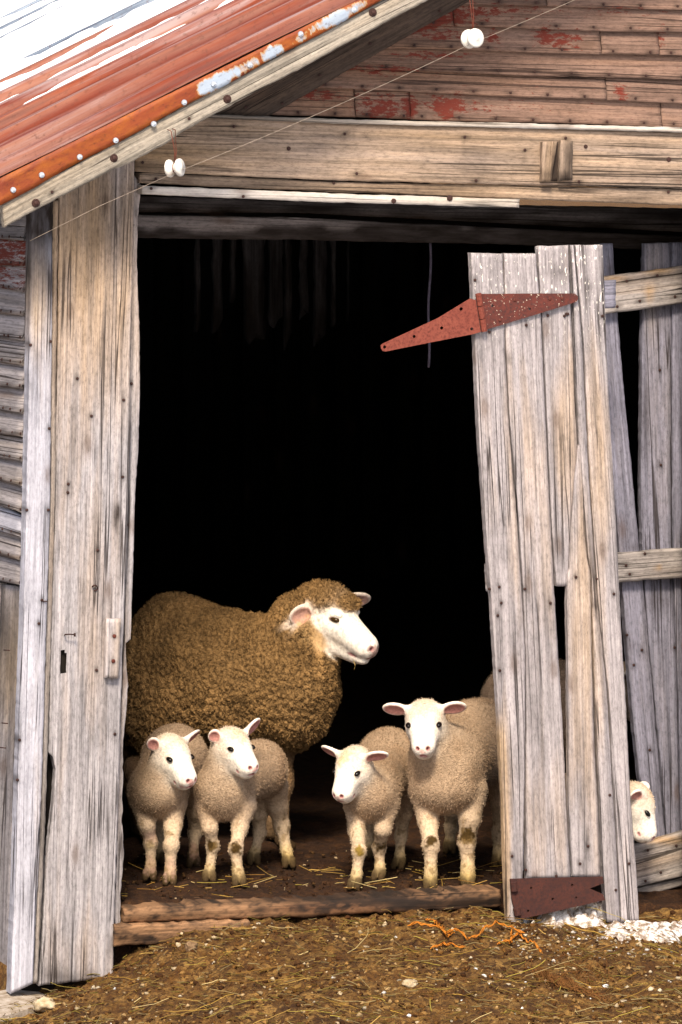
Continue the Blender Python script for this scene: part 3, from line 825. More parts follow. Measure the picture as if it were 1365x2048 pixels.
# corner board and the strip beside it
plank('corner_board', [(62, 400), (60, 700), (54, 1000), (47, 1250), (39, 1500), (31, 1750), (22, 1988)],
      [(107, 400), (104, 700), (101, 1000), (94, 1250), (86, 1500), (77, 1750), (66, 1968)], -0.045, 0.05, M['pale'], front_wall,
      warm=blobs([(80, 560, 40, 90, .7), (70, 650, 20, 90, .6)], -0.1), stain=blobs([(85, 430, 60, 85, 1.25), (90, 545, 40, 40, .4), (102, 585, 6, 50, .6), (62, 560, 5, 60, .5), (75, 740, 14, 60, .25), (64, 770, 6, 30, .35)], 0.0),  # large top spot is eave shade painted in; smaller ones are stains
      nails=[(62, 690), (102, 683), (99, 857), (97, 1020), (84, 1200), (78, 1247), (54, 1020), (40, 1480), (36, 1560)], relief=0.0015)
plank('corner_strip', [(105, 400), (103, 700), (101, 1000), (95, 1250), (86, 1500), (77, 1750), (66, 1968)],
      [(117, 400), (115, 560), (113, 800), (111, 1000), (104, 1250), (96, 1500), (88, 1750), (76, 1966)], -0.032, 0.03, M['rail'], front_wall,
      warm=blobs([(112, 500, 20, 200, .6)], .1), stain=blobs([(104, 580, 4, 40, .8), (112, 760, 4, 60, .5)], .1))
# red-painted jamb on the far side of the doorway
plank('jamb_board', [(1374, 405), (1374, 1100), (1373, 1840)], [(1500, 405), (1500, 1100), (1498, 1840)], 0.02, 0.03, M['clap'], front_wall, red=.6)
plank('wall_board', [(1500, 405), (1500, 1840)], [(1660, 405), (1660, 1840)], -0.01, 0.03, M['jamb'], front_wall)

# side wall: clapboards above, upright boards below
srows = [(428, 431), (478, 481), (530, 532), (574, 585), (626, 631), (674, 681), (723, 731), (771, 778), (819, 828), (866, 874), (914, 923), (959, 973), (1009, 1026), (1060, 1075), (1108, 1122), (1160, 1172)]
for i in range(1, len(srows)):
    (l0, r0_), (l1, r1_) = srows[i - 1], srows[i]
    xs_ = [-150, -60, 0, 30, 57 - i * .6]
    f0 = lambda x: l0 + (r0_ - l0) * x / 55 - 5
    f1 = lambda x: l1 + (r1_ - l1) * x / 55
    A = [(x_, f0(x_)) for x_ in xs_]; B = [(x_, f1(x_)) for x_ in xs_]
    if i == 12: A = [(x_, f0(x_) + 2) for x_ in xs_]; B = [(x_, f1(x_) - 0) for x_ in xs_]
    if i == 13: A = [(x_, f0(x_) + 5 + max(0, x_) * .24) for x_ in xs_]
    nl = [(x_, f1(x_) - 6) for x_ in (8 + (i * 7) % 12, 34 - (i * 5) % 9, 50)]
    plank('clapboard', A, B, ('x', XC + .012), 0.008, M['pale'] if i == 13 else M['sideclap'], side_wall, warm=blobs([(30, f1(30), 60, 6, .4)], -.05), red=0.62 if i == 2 else (0.5 if i in (3, ) else 0.1),
          nails=nl, tilt=(0.0, 0.016), relief=.001, res=(0.02, 0.007), stain=blobs([(30, f1(30) - 4, 30, 4, .5 if i in (4, 11, 3) else .15)], .35 if i == 1 else 0.03), nail_r=.004)
for (xa, xb, ya, xc_, xd, yb_) in ((-60, 1, 1160, -84, -30, 2090), (2, 47, 1168, -27, 14, 2060)):
    plank('wall_board', [(xa, ya), (xa * .5 + xc_ * .5 + 2, 1570), (xc_, yb_)], [(xb, ya + 6), (xb * .5 + xd * .5 + 1, 1570), (xd, yb_)], ('x', XC + .006), 0.02, M['sideclap'], side_wall,
          warm=blobs([(10, 1350, 60, 120, .7)], .0), stain=blobs([(8, 1250, 14, 70, .6), (20, 1330, 12, 60, .35), (0, 1390, 14, 40, .3)], .03), relief=.002, res=(0.015, 0.008))

# beams and boards inside
M['wash'] = wood_mat('flaking_whitewash', (0.27, 0.235, 0.235), (0.22, 0.165, 0.13))
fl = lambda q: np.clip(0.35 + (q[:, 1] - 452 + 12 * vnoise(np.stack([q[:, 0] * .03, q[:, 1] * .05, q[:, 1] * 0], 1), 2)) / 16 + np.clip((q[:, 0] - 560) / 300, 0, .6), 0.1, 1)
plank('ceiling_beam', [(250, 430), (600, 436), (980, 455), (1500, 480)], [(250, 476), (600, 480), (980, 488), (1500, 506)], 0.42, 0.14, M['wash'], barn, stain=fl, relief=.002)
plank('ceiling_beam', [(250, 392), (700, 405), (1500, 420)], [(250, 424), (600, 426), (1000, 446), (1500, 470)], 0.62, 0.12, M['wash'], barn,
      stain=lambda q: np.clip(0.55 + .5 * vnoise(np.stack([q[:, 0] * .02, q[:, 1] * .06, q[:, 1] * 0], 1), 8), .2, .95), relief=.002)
M['wash_shade'] = wood_mat('shaded_wash_boards', (0.10, 0.088, 0.09), (0.07, 0.055, 0.045))  # whitewash darkened, the interior's shade mixed into its colour
for k, xk in enumerate(range(250, 1400, 60)):
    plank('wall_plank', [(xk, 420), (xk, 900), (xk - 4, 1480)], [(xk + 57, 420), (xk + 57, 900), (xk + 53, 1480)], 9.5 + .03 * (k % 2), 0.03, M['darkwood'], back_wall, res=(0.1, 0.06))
# ragged old boards hanging from the loft
for k, (xa, xb, yb_) in enumerate(((392, 402, 660), (428, 447, 655), (462, 474, 600), (490, 531, 690), (541, 566, 650), (570, 586, 690), (603, 618, 640), (630, 654, 680), (665, 674, 670), (697, 701, 640))):
    plank('loft_board', [(xa, 440), (xa + 1, 560), (xa, yb_)], [(xb, 440), (xb - 1, 560), (xb, yb_ - 14)], 3.0 + .02 * (k % 2), .02, M['wash_shade'], barn,
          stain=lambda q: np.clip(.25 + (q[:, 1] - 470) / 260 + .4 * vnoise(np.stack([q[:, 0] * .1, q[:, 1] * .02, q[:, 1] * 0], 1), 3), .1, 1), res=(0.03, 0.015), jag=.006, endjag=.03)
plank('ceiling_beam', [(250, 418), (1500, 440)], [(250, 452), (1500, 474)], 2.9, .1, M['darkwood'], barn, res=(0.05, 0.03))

# threshold logs
def log(name, A, B, y, thick, m, **k):
    st0 = k.pop('stain', 0.0)
    base_st = st0 if callable(st0) else (lambda q: np.full(len(q), float(st0)))
    k['stain'] = lambda q: base_st(q) + .55 * sstep(.0, .7, fbm(np.stack([q[:, 0] * .02, q[:, 1] * .06, 0 * q[:, 0]], 1), 4, 6)) + .4 * sstep(.1, .6, fbm(np.stack([q[:, 0] * .1, q[:, 1] * .2, 0 * q[:, 0]], 1), 3, 9))
    o = plank(name, A, B, y, thick, m, barn, cup=0.006, relief=.005, jag=.005, res=(.008, .004), **k)
log('sill_log', [(246, 1817), (420, 1806), (640, 1800), (820, 1790), (1000, 1778)], [(249, 1846), (420, 1840), (640, 1832), (820, 1822), (1004, 1812)], -0.01, 0.10, M['sill'],
    warm=blobs([(700, 1805, 260, 60, .7)], -.3), stain=blobs([(520, 1818, 16, 10, .6), (600, 1815, 14, 9, .55), (820, 1806, 60, 12, .55), (940, 1800, 40, 14, .6), (700, 1800, 40, 6, .4), (860, 1815, 240, 20, .45), (560, 1800, 200, 9, .35)], .28), nails=[])
log('sill_log', [(229, 1850), (400, 1845), (500, 1842)], [(229, 1892), (400, 1880), (500, 1868)], -0.035, 0.10, M['sill'], warm=-.4, stain=blobs([(240, 1870, 16, 8, .6), (330, 1876, 90, 9, .4)], .05))
flush_nails()

# ------------------------------------------------------------------ animals: smooth implicit bodies, one continuous mesh each
ZF = 0.08                                              # height of the barn floor
def d_cone(P, a, b, ra, rb):
    ba = b - a; pa_ = P - a
    t = np.clip(pa_ @ ba / (ba @ ba + 1e-12), 0, 1)
    return np.linalg.norm(pa_ - t[:, None] * ba, axis=1) - (ra + (rb - ra) * t)
def d_ell(P, c, Rm, r):
    q = (P - c) @ Rm                                   # columns of Rm are the axes
    k0 = np.linalg.norm(q / r, axis=1); k1 = np.linalg.norm(q / (r * r), axis=1)
    return k0 * (k0 - 1.0) / (k1 + 1e-9)
class Body:
    def __init__(s): s.p = []
    def cone(s, a, b, ra, rb, tag_='wool', k=0.02, op='u'):
        a, b = np.asarray(a, float), np.asarray(b, float)
        m = max(ra, rb)
        s.p.append((lambda P: d_cone(P, a, b, ra, rb), np.minimum(a, b) - m, np.maximum(a, b) + m, tag_, k, op))
    def chain(s, pts, rads, tag_='wool', k=0.02):
        for i in range(len(pts) - 1): s.cone(pts[i], pts[i + 1], rads[i], rads[i + 1], tag_ if isinstance(tag_, str) else tag_[i], k)
    def ell(s, c, r, Rm=None, tag_='wool', k=0.02, op='u'):
        c = np.asarray(c, float); r = np.asarray(r, float); Rm = np.eye(3) if Rm is None else Rm
        m = np.abs(Rm) @ r
        s.p.append((lambda P: d_ell(P, c, Rm, r), c - m, c + m, tag_, k, op))
    def polygonize(s, h):
        lo = np.min([p[1] for p in s.p if p[5] == 'u'], 0) - 4 * h - .02; hi = np.max([p[2] for p in s.p if p[5] == 'u'], 0) + 4 * h + .02
        n = np.ceil((hi - lo) / h).astype(int) + 1
        f = np.full(n, 0.06, np.float32)
        ax = [lo[i] + h * np.arange(n[i]) for i in range(3)]
        for fn, a, b, tg, k, op in s.p:
            mg = k + 3 * h
            i0 = np.maximum(np.floor((a - mg - lo) / h).astype(int), 0); i1 = np.minimum(np.ceil((b + mg - lo) / h).astype(int) + 1, n)
            G = np.stack(np.meshgrid(*[ax[i][i0[i]:i1[i]] for i in range(3)], indexing='ij'), -1)
            sh = G.shape[:3]
            d = fn(G.reshape(-1, 3)).reshape(sh).astype(np.float32)
            sl = tuple(slice(i0[i], i1[i]) for i in range(3))
            c = f[sl]
            if op == 'u':
                hh = np.clip(0.5 + 0.5 * (c - d) / k, 0, 1)
                f[sl] = c * (1 - hh) + d * hh - k * hh * (1 - hh)
            else:
                d = -d
                hh = np.clip(0.5 - 0.5 * (c - d) / k, 0, 1)
                f[sl] = c * (1 - hh) + d * hh + k * hh * (1 - hh)
        return surfnets(f, lo, h)
    def tags(s, P):
        out = {}
        for fn, a, b, tg, k, op in s.p:
            d = np.abs(fn(P)) if op == 's' else fn(P)
            out[tg] = np.minimum(out[tg], d) if tg in out else d
        return out
def surfnets(f, lo, h):
    ng = f < 0
    c = [f[a:f.shape[0] - 1 + a, b:f.shape[1] - 1 + b, d:f.shape[2] - 1 + d] for a in (0, 1) for b in (0, 1) for d in (0, 1)]
    cnt = sum((q < 0).astype(np.int8) for q in c)
    act = (cnt > 0) & (cnt < 8)
    I = np.argwhere(act)
    cv = np.stack([q[act] for q in c], 1)
    corners = np.array([(a, b, d) for a in (0, 1) for b in (0, 1) for d in (0, 1)], float)
    acc = np.zeros((len(I), 3)); num = np.zeros(len(I))
    for i in range(8):
        for j in range(i + 1, 8):
            if np.abs(corners[i] - corners[j]).sum() != 1: continue
            x = (cv[:, i] < 0) != (cv[:, j] < 0)
            t = np.where(x, cv[:, i] / (cv[:, i] - cv[:, j] + 1e-12), 0)
            acc += np.where(x[:, None], corners[i] + t[:, None] * (corners[j] - corners[i]), 0); num += x
    V = lo + h * (I + acc / num[:, None])
    ind = np.full(act.shape, -1, np.int64); ind[act] = np.arange(len(I))
    Q = []
    for ax in range(3):
        s0 = [slice(None)] * 3; s1 = [slice(None)] * 3
        s0[ax] = slice(0, -1); s1[ax] = slice(1, None)
        a, b = ng[tuple(s0)], ng[tuple(s1)]
        E = np.argwhere(a != b)
        o1, o2 = [(1, 2), (2, 0), (0, 1)][ax]
        E = E[(E[:, o1] > 0) & (E[:, o2] > 0) & (E[:, o1] < ind.shape[o1]) & (E[:, o2] < ind.shape[o2])]
        ins = a[tuple(E.T)]
        def g(d1, d2):
            e = E.copy(); e[:, o1] -= d1; e[:, o2] -= d2
            return ind[tuple(e.T)]
        q = np.stack([g(1, 1), g(0, 1), g(0, 0), g(1, 0)], 1)
        q[~ins] = q[~ins][:, ::-1]
        Q.append(q)
    Q = np.concatenate(Q); Q = Q[(Q >= 0).all(1)]
    return V, Q
def vnormals(V, Q):
    fn = np.cross(V[Q[:, 2]] - V[Q[:, 0]], V[Q[:, 3]] - V[Q[:, 1]])
    n = np.zeros_like(V)
    for k in range(4): np.add.at(n, Q[:, k], fn)
    return n / (np.linalg.norm(n, axis=1)[:, None] + 1e-12)

def head_frame(theta, pitch, roll):
    """columns: forward (nose), left, up; theta 0 = looking at the camera, + = towards the picture's right"""
    t, p, r = map(math.radians, (theta, pitch, roll))
    hz = math.sin(t) * RT + math.cos(t) * (-fwd)
    f = math.cos(p) * hz - math.sin(p) * UP
    f /= np.linalg.norm(f)
    l = np.cross(UP, f); l /= np.linalg.norm(l); u = np.cross(f, l)
    l2 = l * math.cos(r) + u * math.sin(r); u2 = np.cross(f, l2)
    return np.stack([f, l2, u2], 1)

def add_head(B, c, Rm, s, ears, lamb=True, spots=None):
    """c = skull centre, s = scale; returns eye data"""
    T = lambda x, y, z: c + Rm @ (s * np.array([x, y, z]))
    if lamb:
        B.ell(c + Rm @ (s * np.array([-.014, 0, .004])), s * np.array([.074, .069, .062]), Rm, 'cap', .02)
        B.ell(T(.012, 0, -.028), s * np.array([.070, .069, .062]), Rm, 'face', .02)
        B.cone(T(.03, 0, -.012), T(.112, 0, -.052), s * .056, s * .044, 'face', .018)
        B.ell(T(.128, 0, -.056), s * np.array([.022, .031, .027]), Rm, 'face', .012)
        B.cone(T(0, 0, -.065), T(.098, 0, -.082), s * .050, s * .031, 'face', .016)
        B.ell(T(.112, 0, -.086), s * np.array([.022, .026, .017]), Rm, 'face', .008)
        eye = (.057, .0610, .002, .0145); nose = (.147, .014, -.052); mouth = ((.142, 0, -.077), (.098, .037, -.078)); brow = (.046, .050, .016)
    else:
        B.ell(c + Rm @ (s * np.array([0, 0, 0])), s * np.array([.085, .066, .075]), Rm, 'face', .03)
        B.cone(T(.04, 0, -.014), T(.152, 0, -.056), s * .062, s * .045, 'face', .03)
        B.ell(T(.172, 0, -.062), s * np.array([.026, .034, .032]), Rm, 'face', .016)
        B.cone(T(-.02, 0, -.066), T(.130, 0, -.100), s * .052, s * .026, 'face', .02)
        B.ell(T(.152, 0, -.103), s * np.array([.026, .026, .018]), Rm, 'face', .006)
        eye = (.060, .0620, .010, .0150); nose = (.195, .015, -.058); mouth = ((.186, 0, -.086), (.112, .040, -.092)); brow = (.054, .050, .028)
    for sg in (-1, 1):
        if not lamb: B.ell(T(brow[0], sg * brow[1], brow[2]), s * np.array([.026, .013, .010]), Rm, 'face', .014)
        B.ell(T(eye[0] - .001, sg * (eye[1] + .013), eye[2] + .002), s * np.array([.0165, .013, .0085]), Rm, 'socket', .005, 's')
        B.cone(T(nose[0] - .004, sg * nose[1], nose[2]), T(nose[0] + .010, sg * (nose[1] + .007), nose[2] + .008), s * .0045, s * .006, 'nostril', .003, 's')
        m0, m1 = mouth
        B.cone(T(*m0) + Rm @ (s * np.array([.012, 0, 0])), T(m1[0], sg * m1[1], m1[2]), s * .0038, s * .0030, 'mouth', .004, 's')
    for (root, tip, face, wd) in ears:
        rt_, tp = np.array(root) * s, np.array(tip) * s
        e = tp - rt_; Ln = np.linalg.norm(e); e /= Ln
        nf = np.array(face, float); nf -= e * (nf @ e); nf /= np.linalg.norm(nf)
        wv = np.cross(nf, e)
        Re = Rm @ np.stack([e, wv, nf], 1)
        cm = c + Rm @ (rt_ + e * Ln * .5)
        th_ = max(.0075 * s, .0062)
        B.ell(cm, np.array([Ln * .54, wd * s, th_ * 1.35]), Re, 'ear', .010)
        B.cone(c + Rm @ (rt_ - e * .012 * s), cm, wd * s * .55, th_ * 1.2, 'ear', .012)
        B.ell(cm + Re @ np.array([Ln * .03, 0, th_ * 1.5]), np.array([Ln * .42, wd * s * .70, th_ * 1.35]), Re, 'earin', .004, 's')
    return T, eye, nose, mouth

def hair_curves(name, parent, roots, dirs, length, cols, mat, rad0=0.0007, seg=4, curl=0.35, seed=1, tipmul=0.35):
    n = len(roots)
    r_ = np.random.default_rng(seed)
    pts = np.zeros((n, seg, 3))
    d = dirs.copy(); p = roots - dirs * 0.001
    side = r_.normal(size=(n, 3))
    for k in range(seg):
        pts[:, k] = p
        side = side * 0.6 + r_.normal(size=(n, 3)) * 0.8
        d = d + curl * side; d /= np.linalg.norm(d, axis=1)[:, None] + 1e-9
        p = p + d * (length / (seg - 1))[:, None]
    origin = np.asarray(WM[parent.name].translation)
    hc = bpy.data.hair_curves.new(name)
    hc.add_curves([seg] * n)
    hc.attributes['position'].data.foreach_set('vector', (pts - origin).astype(np.float32).ravel())
    ra = hc.attributes.get('radius') or hc.attributes.new('radius', 'FLOAT', 'POINT')
    ra.data.foreach_set('value', np.tile(np.linspace(rad0, rad0 * tipmul, seg), n).astype(np.float32))
    ca = hc.attributes.new('col', 'FLOAT_COLOR', 'CURVE')
    ca.data.foreach_set('color', np.concatenate([cols, np.ones((n, 1))], 1).astype(np.float32).ravel())
    hc.materials.append(mat)
    o = bpy.data.objects.new(name, hc)
    o.location = WM[parent.name].translation
    COL.objects.link(o)
    o.parent = parent
    o.matrix_parent_inverse = WM[parent.name].inverted()
    return o

def sample_roots(V, Q, nrm_, w, n, r_):
    """random points on the mesh, weighted by area times vertex weight"""
    ar = np.linalg.norm(np.cross(V[Q[:, 2]] - V[Q[:, 0]], V[Q[:, 3]] - V[Q[:, 1]]), axis=1) * w[Q].mean(1)
    ar = ar / ar.sum()
    fi = r_.choice(len(Q), n, p=ar)
    a, b = r_.random(n), r_.random(n)
    ww = np.stack([(1 - a) * (1 - b), a * (1 - b), a * b, (1 - a) * b], 1)
    P = (V[Q[fi]] * ww[:, :, None]).sum(1); Nn = (nrm_[Q[fi]] * ww[:, :, None]).sum(1)
    Nn /= np.linalg.norm(Nn, axis=1)[:, None] + 1e-9
    return fi, ww, P, Nn

PAL = dict(wool=(0.315, 0.222, 0.145), cap=(0.56, 0.45, 0.34), face=(0.84, 0.775, 0.69), ear=(0.78, 0.69, 0.62), earin=(0.36, 0.11, 0.09), leg=(0.40, 0.295, 0.205),
           shin=(0.52, 0.395, 0.27), foot=(0.46, 0.33, 0.12), hoof=(0.035, 0.02, 0.008), socket=(0.07, 0.035, 0.03), nostril=(0.28, 0.05, 0.06), mouth=(0.40, 0.13, 0.13), neck=(0.36, 0.262, 0.175))

def build_animal(name, label, B, h, spots, heads, mat, pal, group=None, strands=9000, slen=0.008, wool_amp=0.003, ewe=False, seed=1, cat='lamb', eyemat='eye'):
    V, Q = B.polygonize(h)
    n0 = vnormals(V, Q)
    tg = B.tags(V)
    names = list(tg)
    D = np.stack([tg[k] for k in names], 1)
    sig = np.array([0.0032 if k in ('socket', 'nostril', 'mouth', 'earin') else (0.004 if ewe else 0.009) for k in names])
    bias = np.array([0.0 if k not in ('mouth', 'nostril', 'socket', 'earin') else 0.0006 for k in names])
    w = np.exp(-np.clip(D + bias - np.minimum(D.min(1, keepdims=True), 0), 0, None) / sig)
    # carved marks only count right on the carved surface
    for i, k in enumerate(names):
        if k in ('socket', 'nostril', 'mouth', 'earin'): w[:, i] = 6 * np.exp(-(np.abs(D[:, i]) / 0.0022) ** 2)
        if k == 'hoof': w[:, i] = 5 * np.exp(-np.clip(D[:, i], 0, None) / .0025)
    w /= w.sum(1, keepdims=True)
    C = sum(w[:, i:i + 1] * np.array(pal[k]) for i, k in enumerate(names))
    W_ = {k: w[:, i] for i, k in enumerate(names)}
    bw = 1.0
    woolw = sum(W_.get(k, 0) for k in ('wool',)) + 0.75 * W_.get('cap', 0) + 0.8 * W_.get('neck', 0)
    hairw = woolw + 0.6 * W_.get('leg', 0) + 0.45 * W_.get('shin', 0) + 0.4 * W_.get('foot', 0)
    C = C * (1 + 0.10 * fbm(V * 22, 3, seed))[:, None]
    fy = (W_.get('face', 0) + W_.get('cap', 0)) * sstep(-.1, .7, fbm(V * 26, 3, seed + 60)) * (.18 if not ewe else .10)
    C = C + (np.array([.62, .44, .25]) - C) * np.reshape(fy, (-1, 1))
    for (p, r, c, a) in spots:
        d = np.linalg.norm(V - np.asarray(p), axis=1) / r
        d = d * (1 + 0.45 * vnoise(V * 85, 5) + .3 * vnoise(V * 190, 6))
        C = C + (np.array(c) - C) * (a * (1 - sstep(.45, 1.15, d)))[:, None]
    if not ewe:
        sh_ = W_.get('shin', 0) + W_.get('foot', 0) + .4 * W_.get('leg', 0)
        dn = sstep(.30, .62, fbm(V * 55, 3, seed + 20)) * sh_ * .6
        C = C + (np.array([.16, .10, .035]) - C) * dn[:, None]
        lk = sstep(.1, .6, fbm(V * 14, 3, seed + 40)) * np.clip(woolw, 0, 1) * .35
        C = C * (1 - lk[:, None] * np.array([.35, .45, .55]))
    if ewe:
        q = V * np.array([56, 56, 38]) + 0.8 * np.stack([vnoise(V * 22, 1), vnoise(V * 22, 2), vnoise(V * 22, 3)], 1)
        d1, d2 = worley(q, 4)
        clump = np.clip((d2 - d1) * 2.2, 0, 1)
        q2 = V * 95
        e1, e2 = worley(q2, 9)
        folds = np.sin((V @ (RT * 1.0)) * 190 + 6 * vnoise(V * 6, 3)) * sstep(-.3, .4, vnoise(V * 5, 31))
        amp = wool_amp * woolw
        disp = amp * (clump ** 0.6 * 1.0 + 0.30 * np.clip((e2 - e1) * 2, 0, 1) + 1.1 * folds * sstep(.86, 0.70, V[:, 2]) + 1.2 * fbm(V * 9, 2, 6))
        V = V + n0 * disp[:, None]
        mt_ = sstep(-.2, .6, fbm(V * np.array([7, 7, 4]), 4, 77))
        C = C * (1 - .38 * (mt_ * woolw))[:, None]
        C = C * (1 - 0.5 * woolw * (1 - sstep(0.02, 0.30, clump)))[:, None]  # shade painted into the creases between wool clumps
    else:
        d1, d2 = worley(V * 130, seed)
        V = V + n0 * (wool_amp * hairw * ((d2 - d1) * 0.9 + 0.5 * fbm(V * 30, 2, seed)))[:, None]
    nm = vnormals(V, Q)
    feet = V[:, 2].min()
    origin = np.array([V[:, 0].mean(), V[:, 1].mean(), ZF])
    root = mesh_obj(name, V, Q, mat, None, True, origin)
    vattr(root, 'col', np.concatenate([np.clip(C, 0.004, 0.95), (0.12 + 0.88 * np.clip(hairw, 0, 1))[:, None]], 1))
    tag(root, label, cat, group)
    r_ = np.random.default_rng(seed)
    if strands:
        fi, ww, P, Nn = sample_roots(V, Q, nm, hairw + 0.006, strands, r_)
        col = (C[Q[fi]] * ww[:, :, None]).sum(1) * r_.uniform(0.66, 1.34, (len(P), 1))
        hw = (hairw[Q[fi]] * ww).sum(1)
        dirs = Nn + np.array([0, 0, -0.25]) + 0.35 * r_.normal(size=Nn.shape)
        if ewe:
            # strands of a lock lean to the lock's own direction
            q = P * np.array([60, 60, 45])
            cell = np.floor(q + 0.4 * np.stack([vnoise(P * 40, 1), vnoise(P * 40, 2), vnoise(P * 40, 3)], 1)).astype(np.int64)
            lk = np.stack([_h(cell[:, 0], cell[:, 1], cell[:, 2], s_) - 0.5 for s_ in (1, 2, 3)], 1)
            cc = (cell + 0.5) / np.array([60, 60, 45])
            dirs = Nn + np.array([0, 0, -0.45]) + 1.3 * lk + 0.12 * r_.normal(size=Nn.shape) + (cc + Nn * .02 - P) * 30
        dirs /= np.linalg.norm(dirs, axis=1)[:, None]
        ln_ = slen * (0.35 + 0.65 * hw) * r_.uniform(0.6, 1.25, len(P))
        if ewe: ln_ *= np.where(P[:, 2] > ew_cap_z, 1.5, 1.0)
        hair_curves('fleece', root, P, dirs, ln_, np.clip(col, 0.004, .95), M['strand'], 0.00075 if not ewe else 0.0011, 4 if not ewe else 5, 0.38 if not ewe else 0.34, seed)
    for (T, eye, Rm, s) in heads:
        for sg in (-1, 1):
            mb = MB()
            c = T(eye[0], sg * (eye[1] - .0068), eye[2] + .001)
            n1, n2 = 10, 14
            VV = []; FF = []
            for i in range(n1 + 1):
                a = math.pi * i / n1
                for j in range(n2):
                    g = 2 * math.pi * j / n2
                    VV.append(c + s * eye[3] * (Rm @ np.array([math.sin(a) * math.cos(g) * 1.18, math.cos(a) * 0.78, math.sin(a) * math.sin(g) * 0.66])))
            for i in range(n1):
                for j in range(n2): FF.append((i * n2 + j, i * n2 + (j + 1) % n2, (i + 1) * n2 + (j + 1) % n2, (i + 1) * n2 + j))
            mb.add(VV, FF)
            mb.build('eye', M[eyemat], root)
    return root

def R_(px_, dw): return px_ * (DIST + dw) / F
def floor_dw(px, py): return dwof(PZ(px, py, ZF))
ew_cap_z = 0.98

def leg(B, pts, rads, hoofdir, k=0.018, tags_=('leg', 'shin', 'shin', 'foot')):
    """pts: shoulder/hip, (stifle), knee/hock, fetlock, hoof top; last one on the floor"""
    pts = list(pts); pts[-1] = np.array([pts[-1][0], pts[-1][1], ZF + .026])
    m_ = [.96, .80, .74, .68, .78] if len(rads) == 5 else [1, .78, .72, .78]
    rads = [a_ * b_ for a_, b_ in zip(rads, m_)]
    B.chain(pts, rads, tags_[-(len(pts) - 1):], k * .8)
    kn_ = pts[2] if len(pts) == 5 else pts[1]
    B.ell(kn_ + hoofdir * .004, np.array([1.06, 1.06, 1.3]) * rads[2 if len(pts) == 5 else 1], None, tags_[1], .012)
    a = pts[-1]
    side = np.cross(hoofdir, [0, 0, 1.0])
    for sg in (-1, 1):
        B.cone(a + side * sg * .010 + hoofdir * .010 + np.array([0, 0, -.004]), np.array([a[0], a[1], ZF + .006]) + side * sg * .0125 + hoofdir * .028, .013, .0095, 'hoof', .004)

LEARS = lambda d=0.0, b=-.01, up=0.0: [((-.012, sg * .062, .032), (b - .015, sg * .150, .030 + up - d), (1.0, sg * .25, -.45), .033) for sg in (-1, 1)]
KNEE = (0.050, 0.028, 0.006)
G_L = 'young lambs standing in the barn doorway'

# --- lamb looking straight out (big, beside the leaning door)
def lamb4():
    B = Body()
    d1, d2, d3, d4 = floor_dw(862, 1778), floor_dw(935, 1772), floor_dw(899, 1704), floor_dw(997, 1730)
    d0 = (d1 + d2) / 2
    hd = -fwd * np.array([1, 1, 0]); hd /= np.linalg.norm(hd)
    def P(x, y, d): return W(x, y, d)
    B.ell(P(893, 1540, d0 + .06), (R_(72, d0), .11, R_(84, d0)), np.stack([RT, fwd, UP], 1), 'wool', .05)
    B.ell(P(890, 1578, d0 + .03), (R_(66, d0), .09, R_(46, d0)), np.stack([RT, fwd, UP], 1), 'wool', .04)
    B.cone(P(900, 1512, d0 + .10), P(965, 1490, d0 + .34), R_(74, d0), R_(84, d0), 'wool', .05)
    B.cone(P(950, 1478, d0 + .30), P(1010, 1500, d0 + .46), R_(78, d0), R_(72, d0), 'wool', .05)
    B.cone(P(888, 1520, d0 + .04), P(862, 1470, d0 - .015), R_(60, d0), R_(42, d0), 'neck', .04)
    r = lambda q: R_(q, d0)
    leg(B, [P(852, 1585, d0 + .05), P(856, 1640, d0 + .03), P(862, 1690, d1 + .0), P(862, 1742, d1), P(861, 1766, d1)], [r(34), r(25), r(20), r(16.5), r(19)], hd)
    leg(B, [P(942, 1580, d0 + .05), P(940, 1635, d0 + .03), P(934, 1685, d2 + .0), P(936, 1735, d2), P(936, 1760, d2)], [r(36), r(27), r(21), r(18), r(21)], hd)
    leg(B, [P(915, 1560, d3 - .05), P(905, 1620, d3 - .03), P(903, 1655, d3), P(900, 1690, d3), P(899, 1698, d3)], [r(30), r(22), r(16), r(14), r(15)], hd)
    leg(B, [P(1000, 1550, d4 - .05), P(1004, 1610, d4 - .03), P(1000, 1665, d4), P(998, 1705, d4), P(997, 1720, d4)], [r(36), r(26), r(19), r(16), r(17)], hd)
    Rm = head_frame(-5, 22, 1.5); s = .85; c = P(850, 1438, d0 - .04)
    T, eye, nose, mouth = add_head(B, c, Rm, s, LEARS(-.004, -.005, .004))
    sp = [(P(862, 1680, d1 - .03), 0.027, KNEE, 1.0), (P(934, 1672, d2 - .03), 0.030, KNEE, 1.0), (T(.15, 0, -.058), .013, (.72, .42, .36), .8), (T(.135, 0, -.08), .012, (.6, .3, .28), .5),
          (T(.05, 0, .06), .03, (.55, .42, .31), .6)]
    build_animal('lamb', 'largest beige lamb facing out of the doorway beside the leaning plank door', B, .0032, sp, [(T, eye, Rm, s)], M['lambcoat'], PAL, G_L, 15000, .0085, .0020, seed=4)

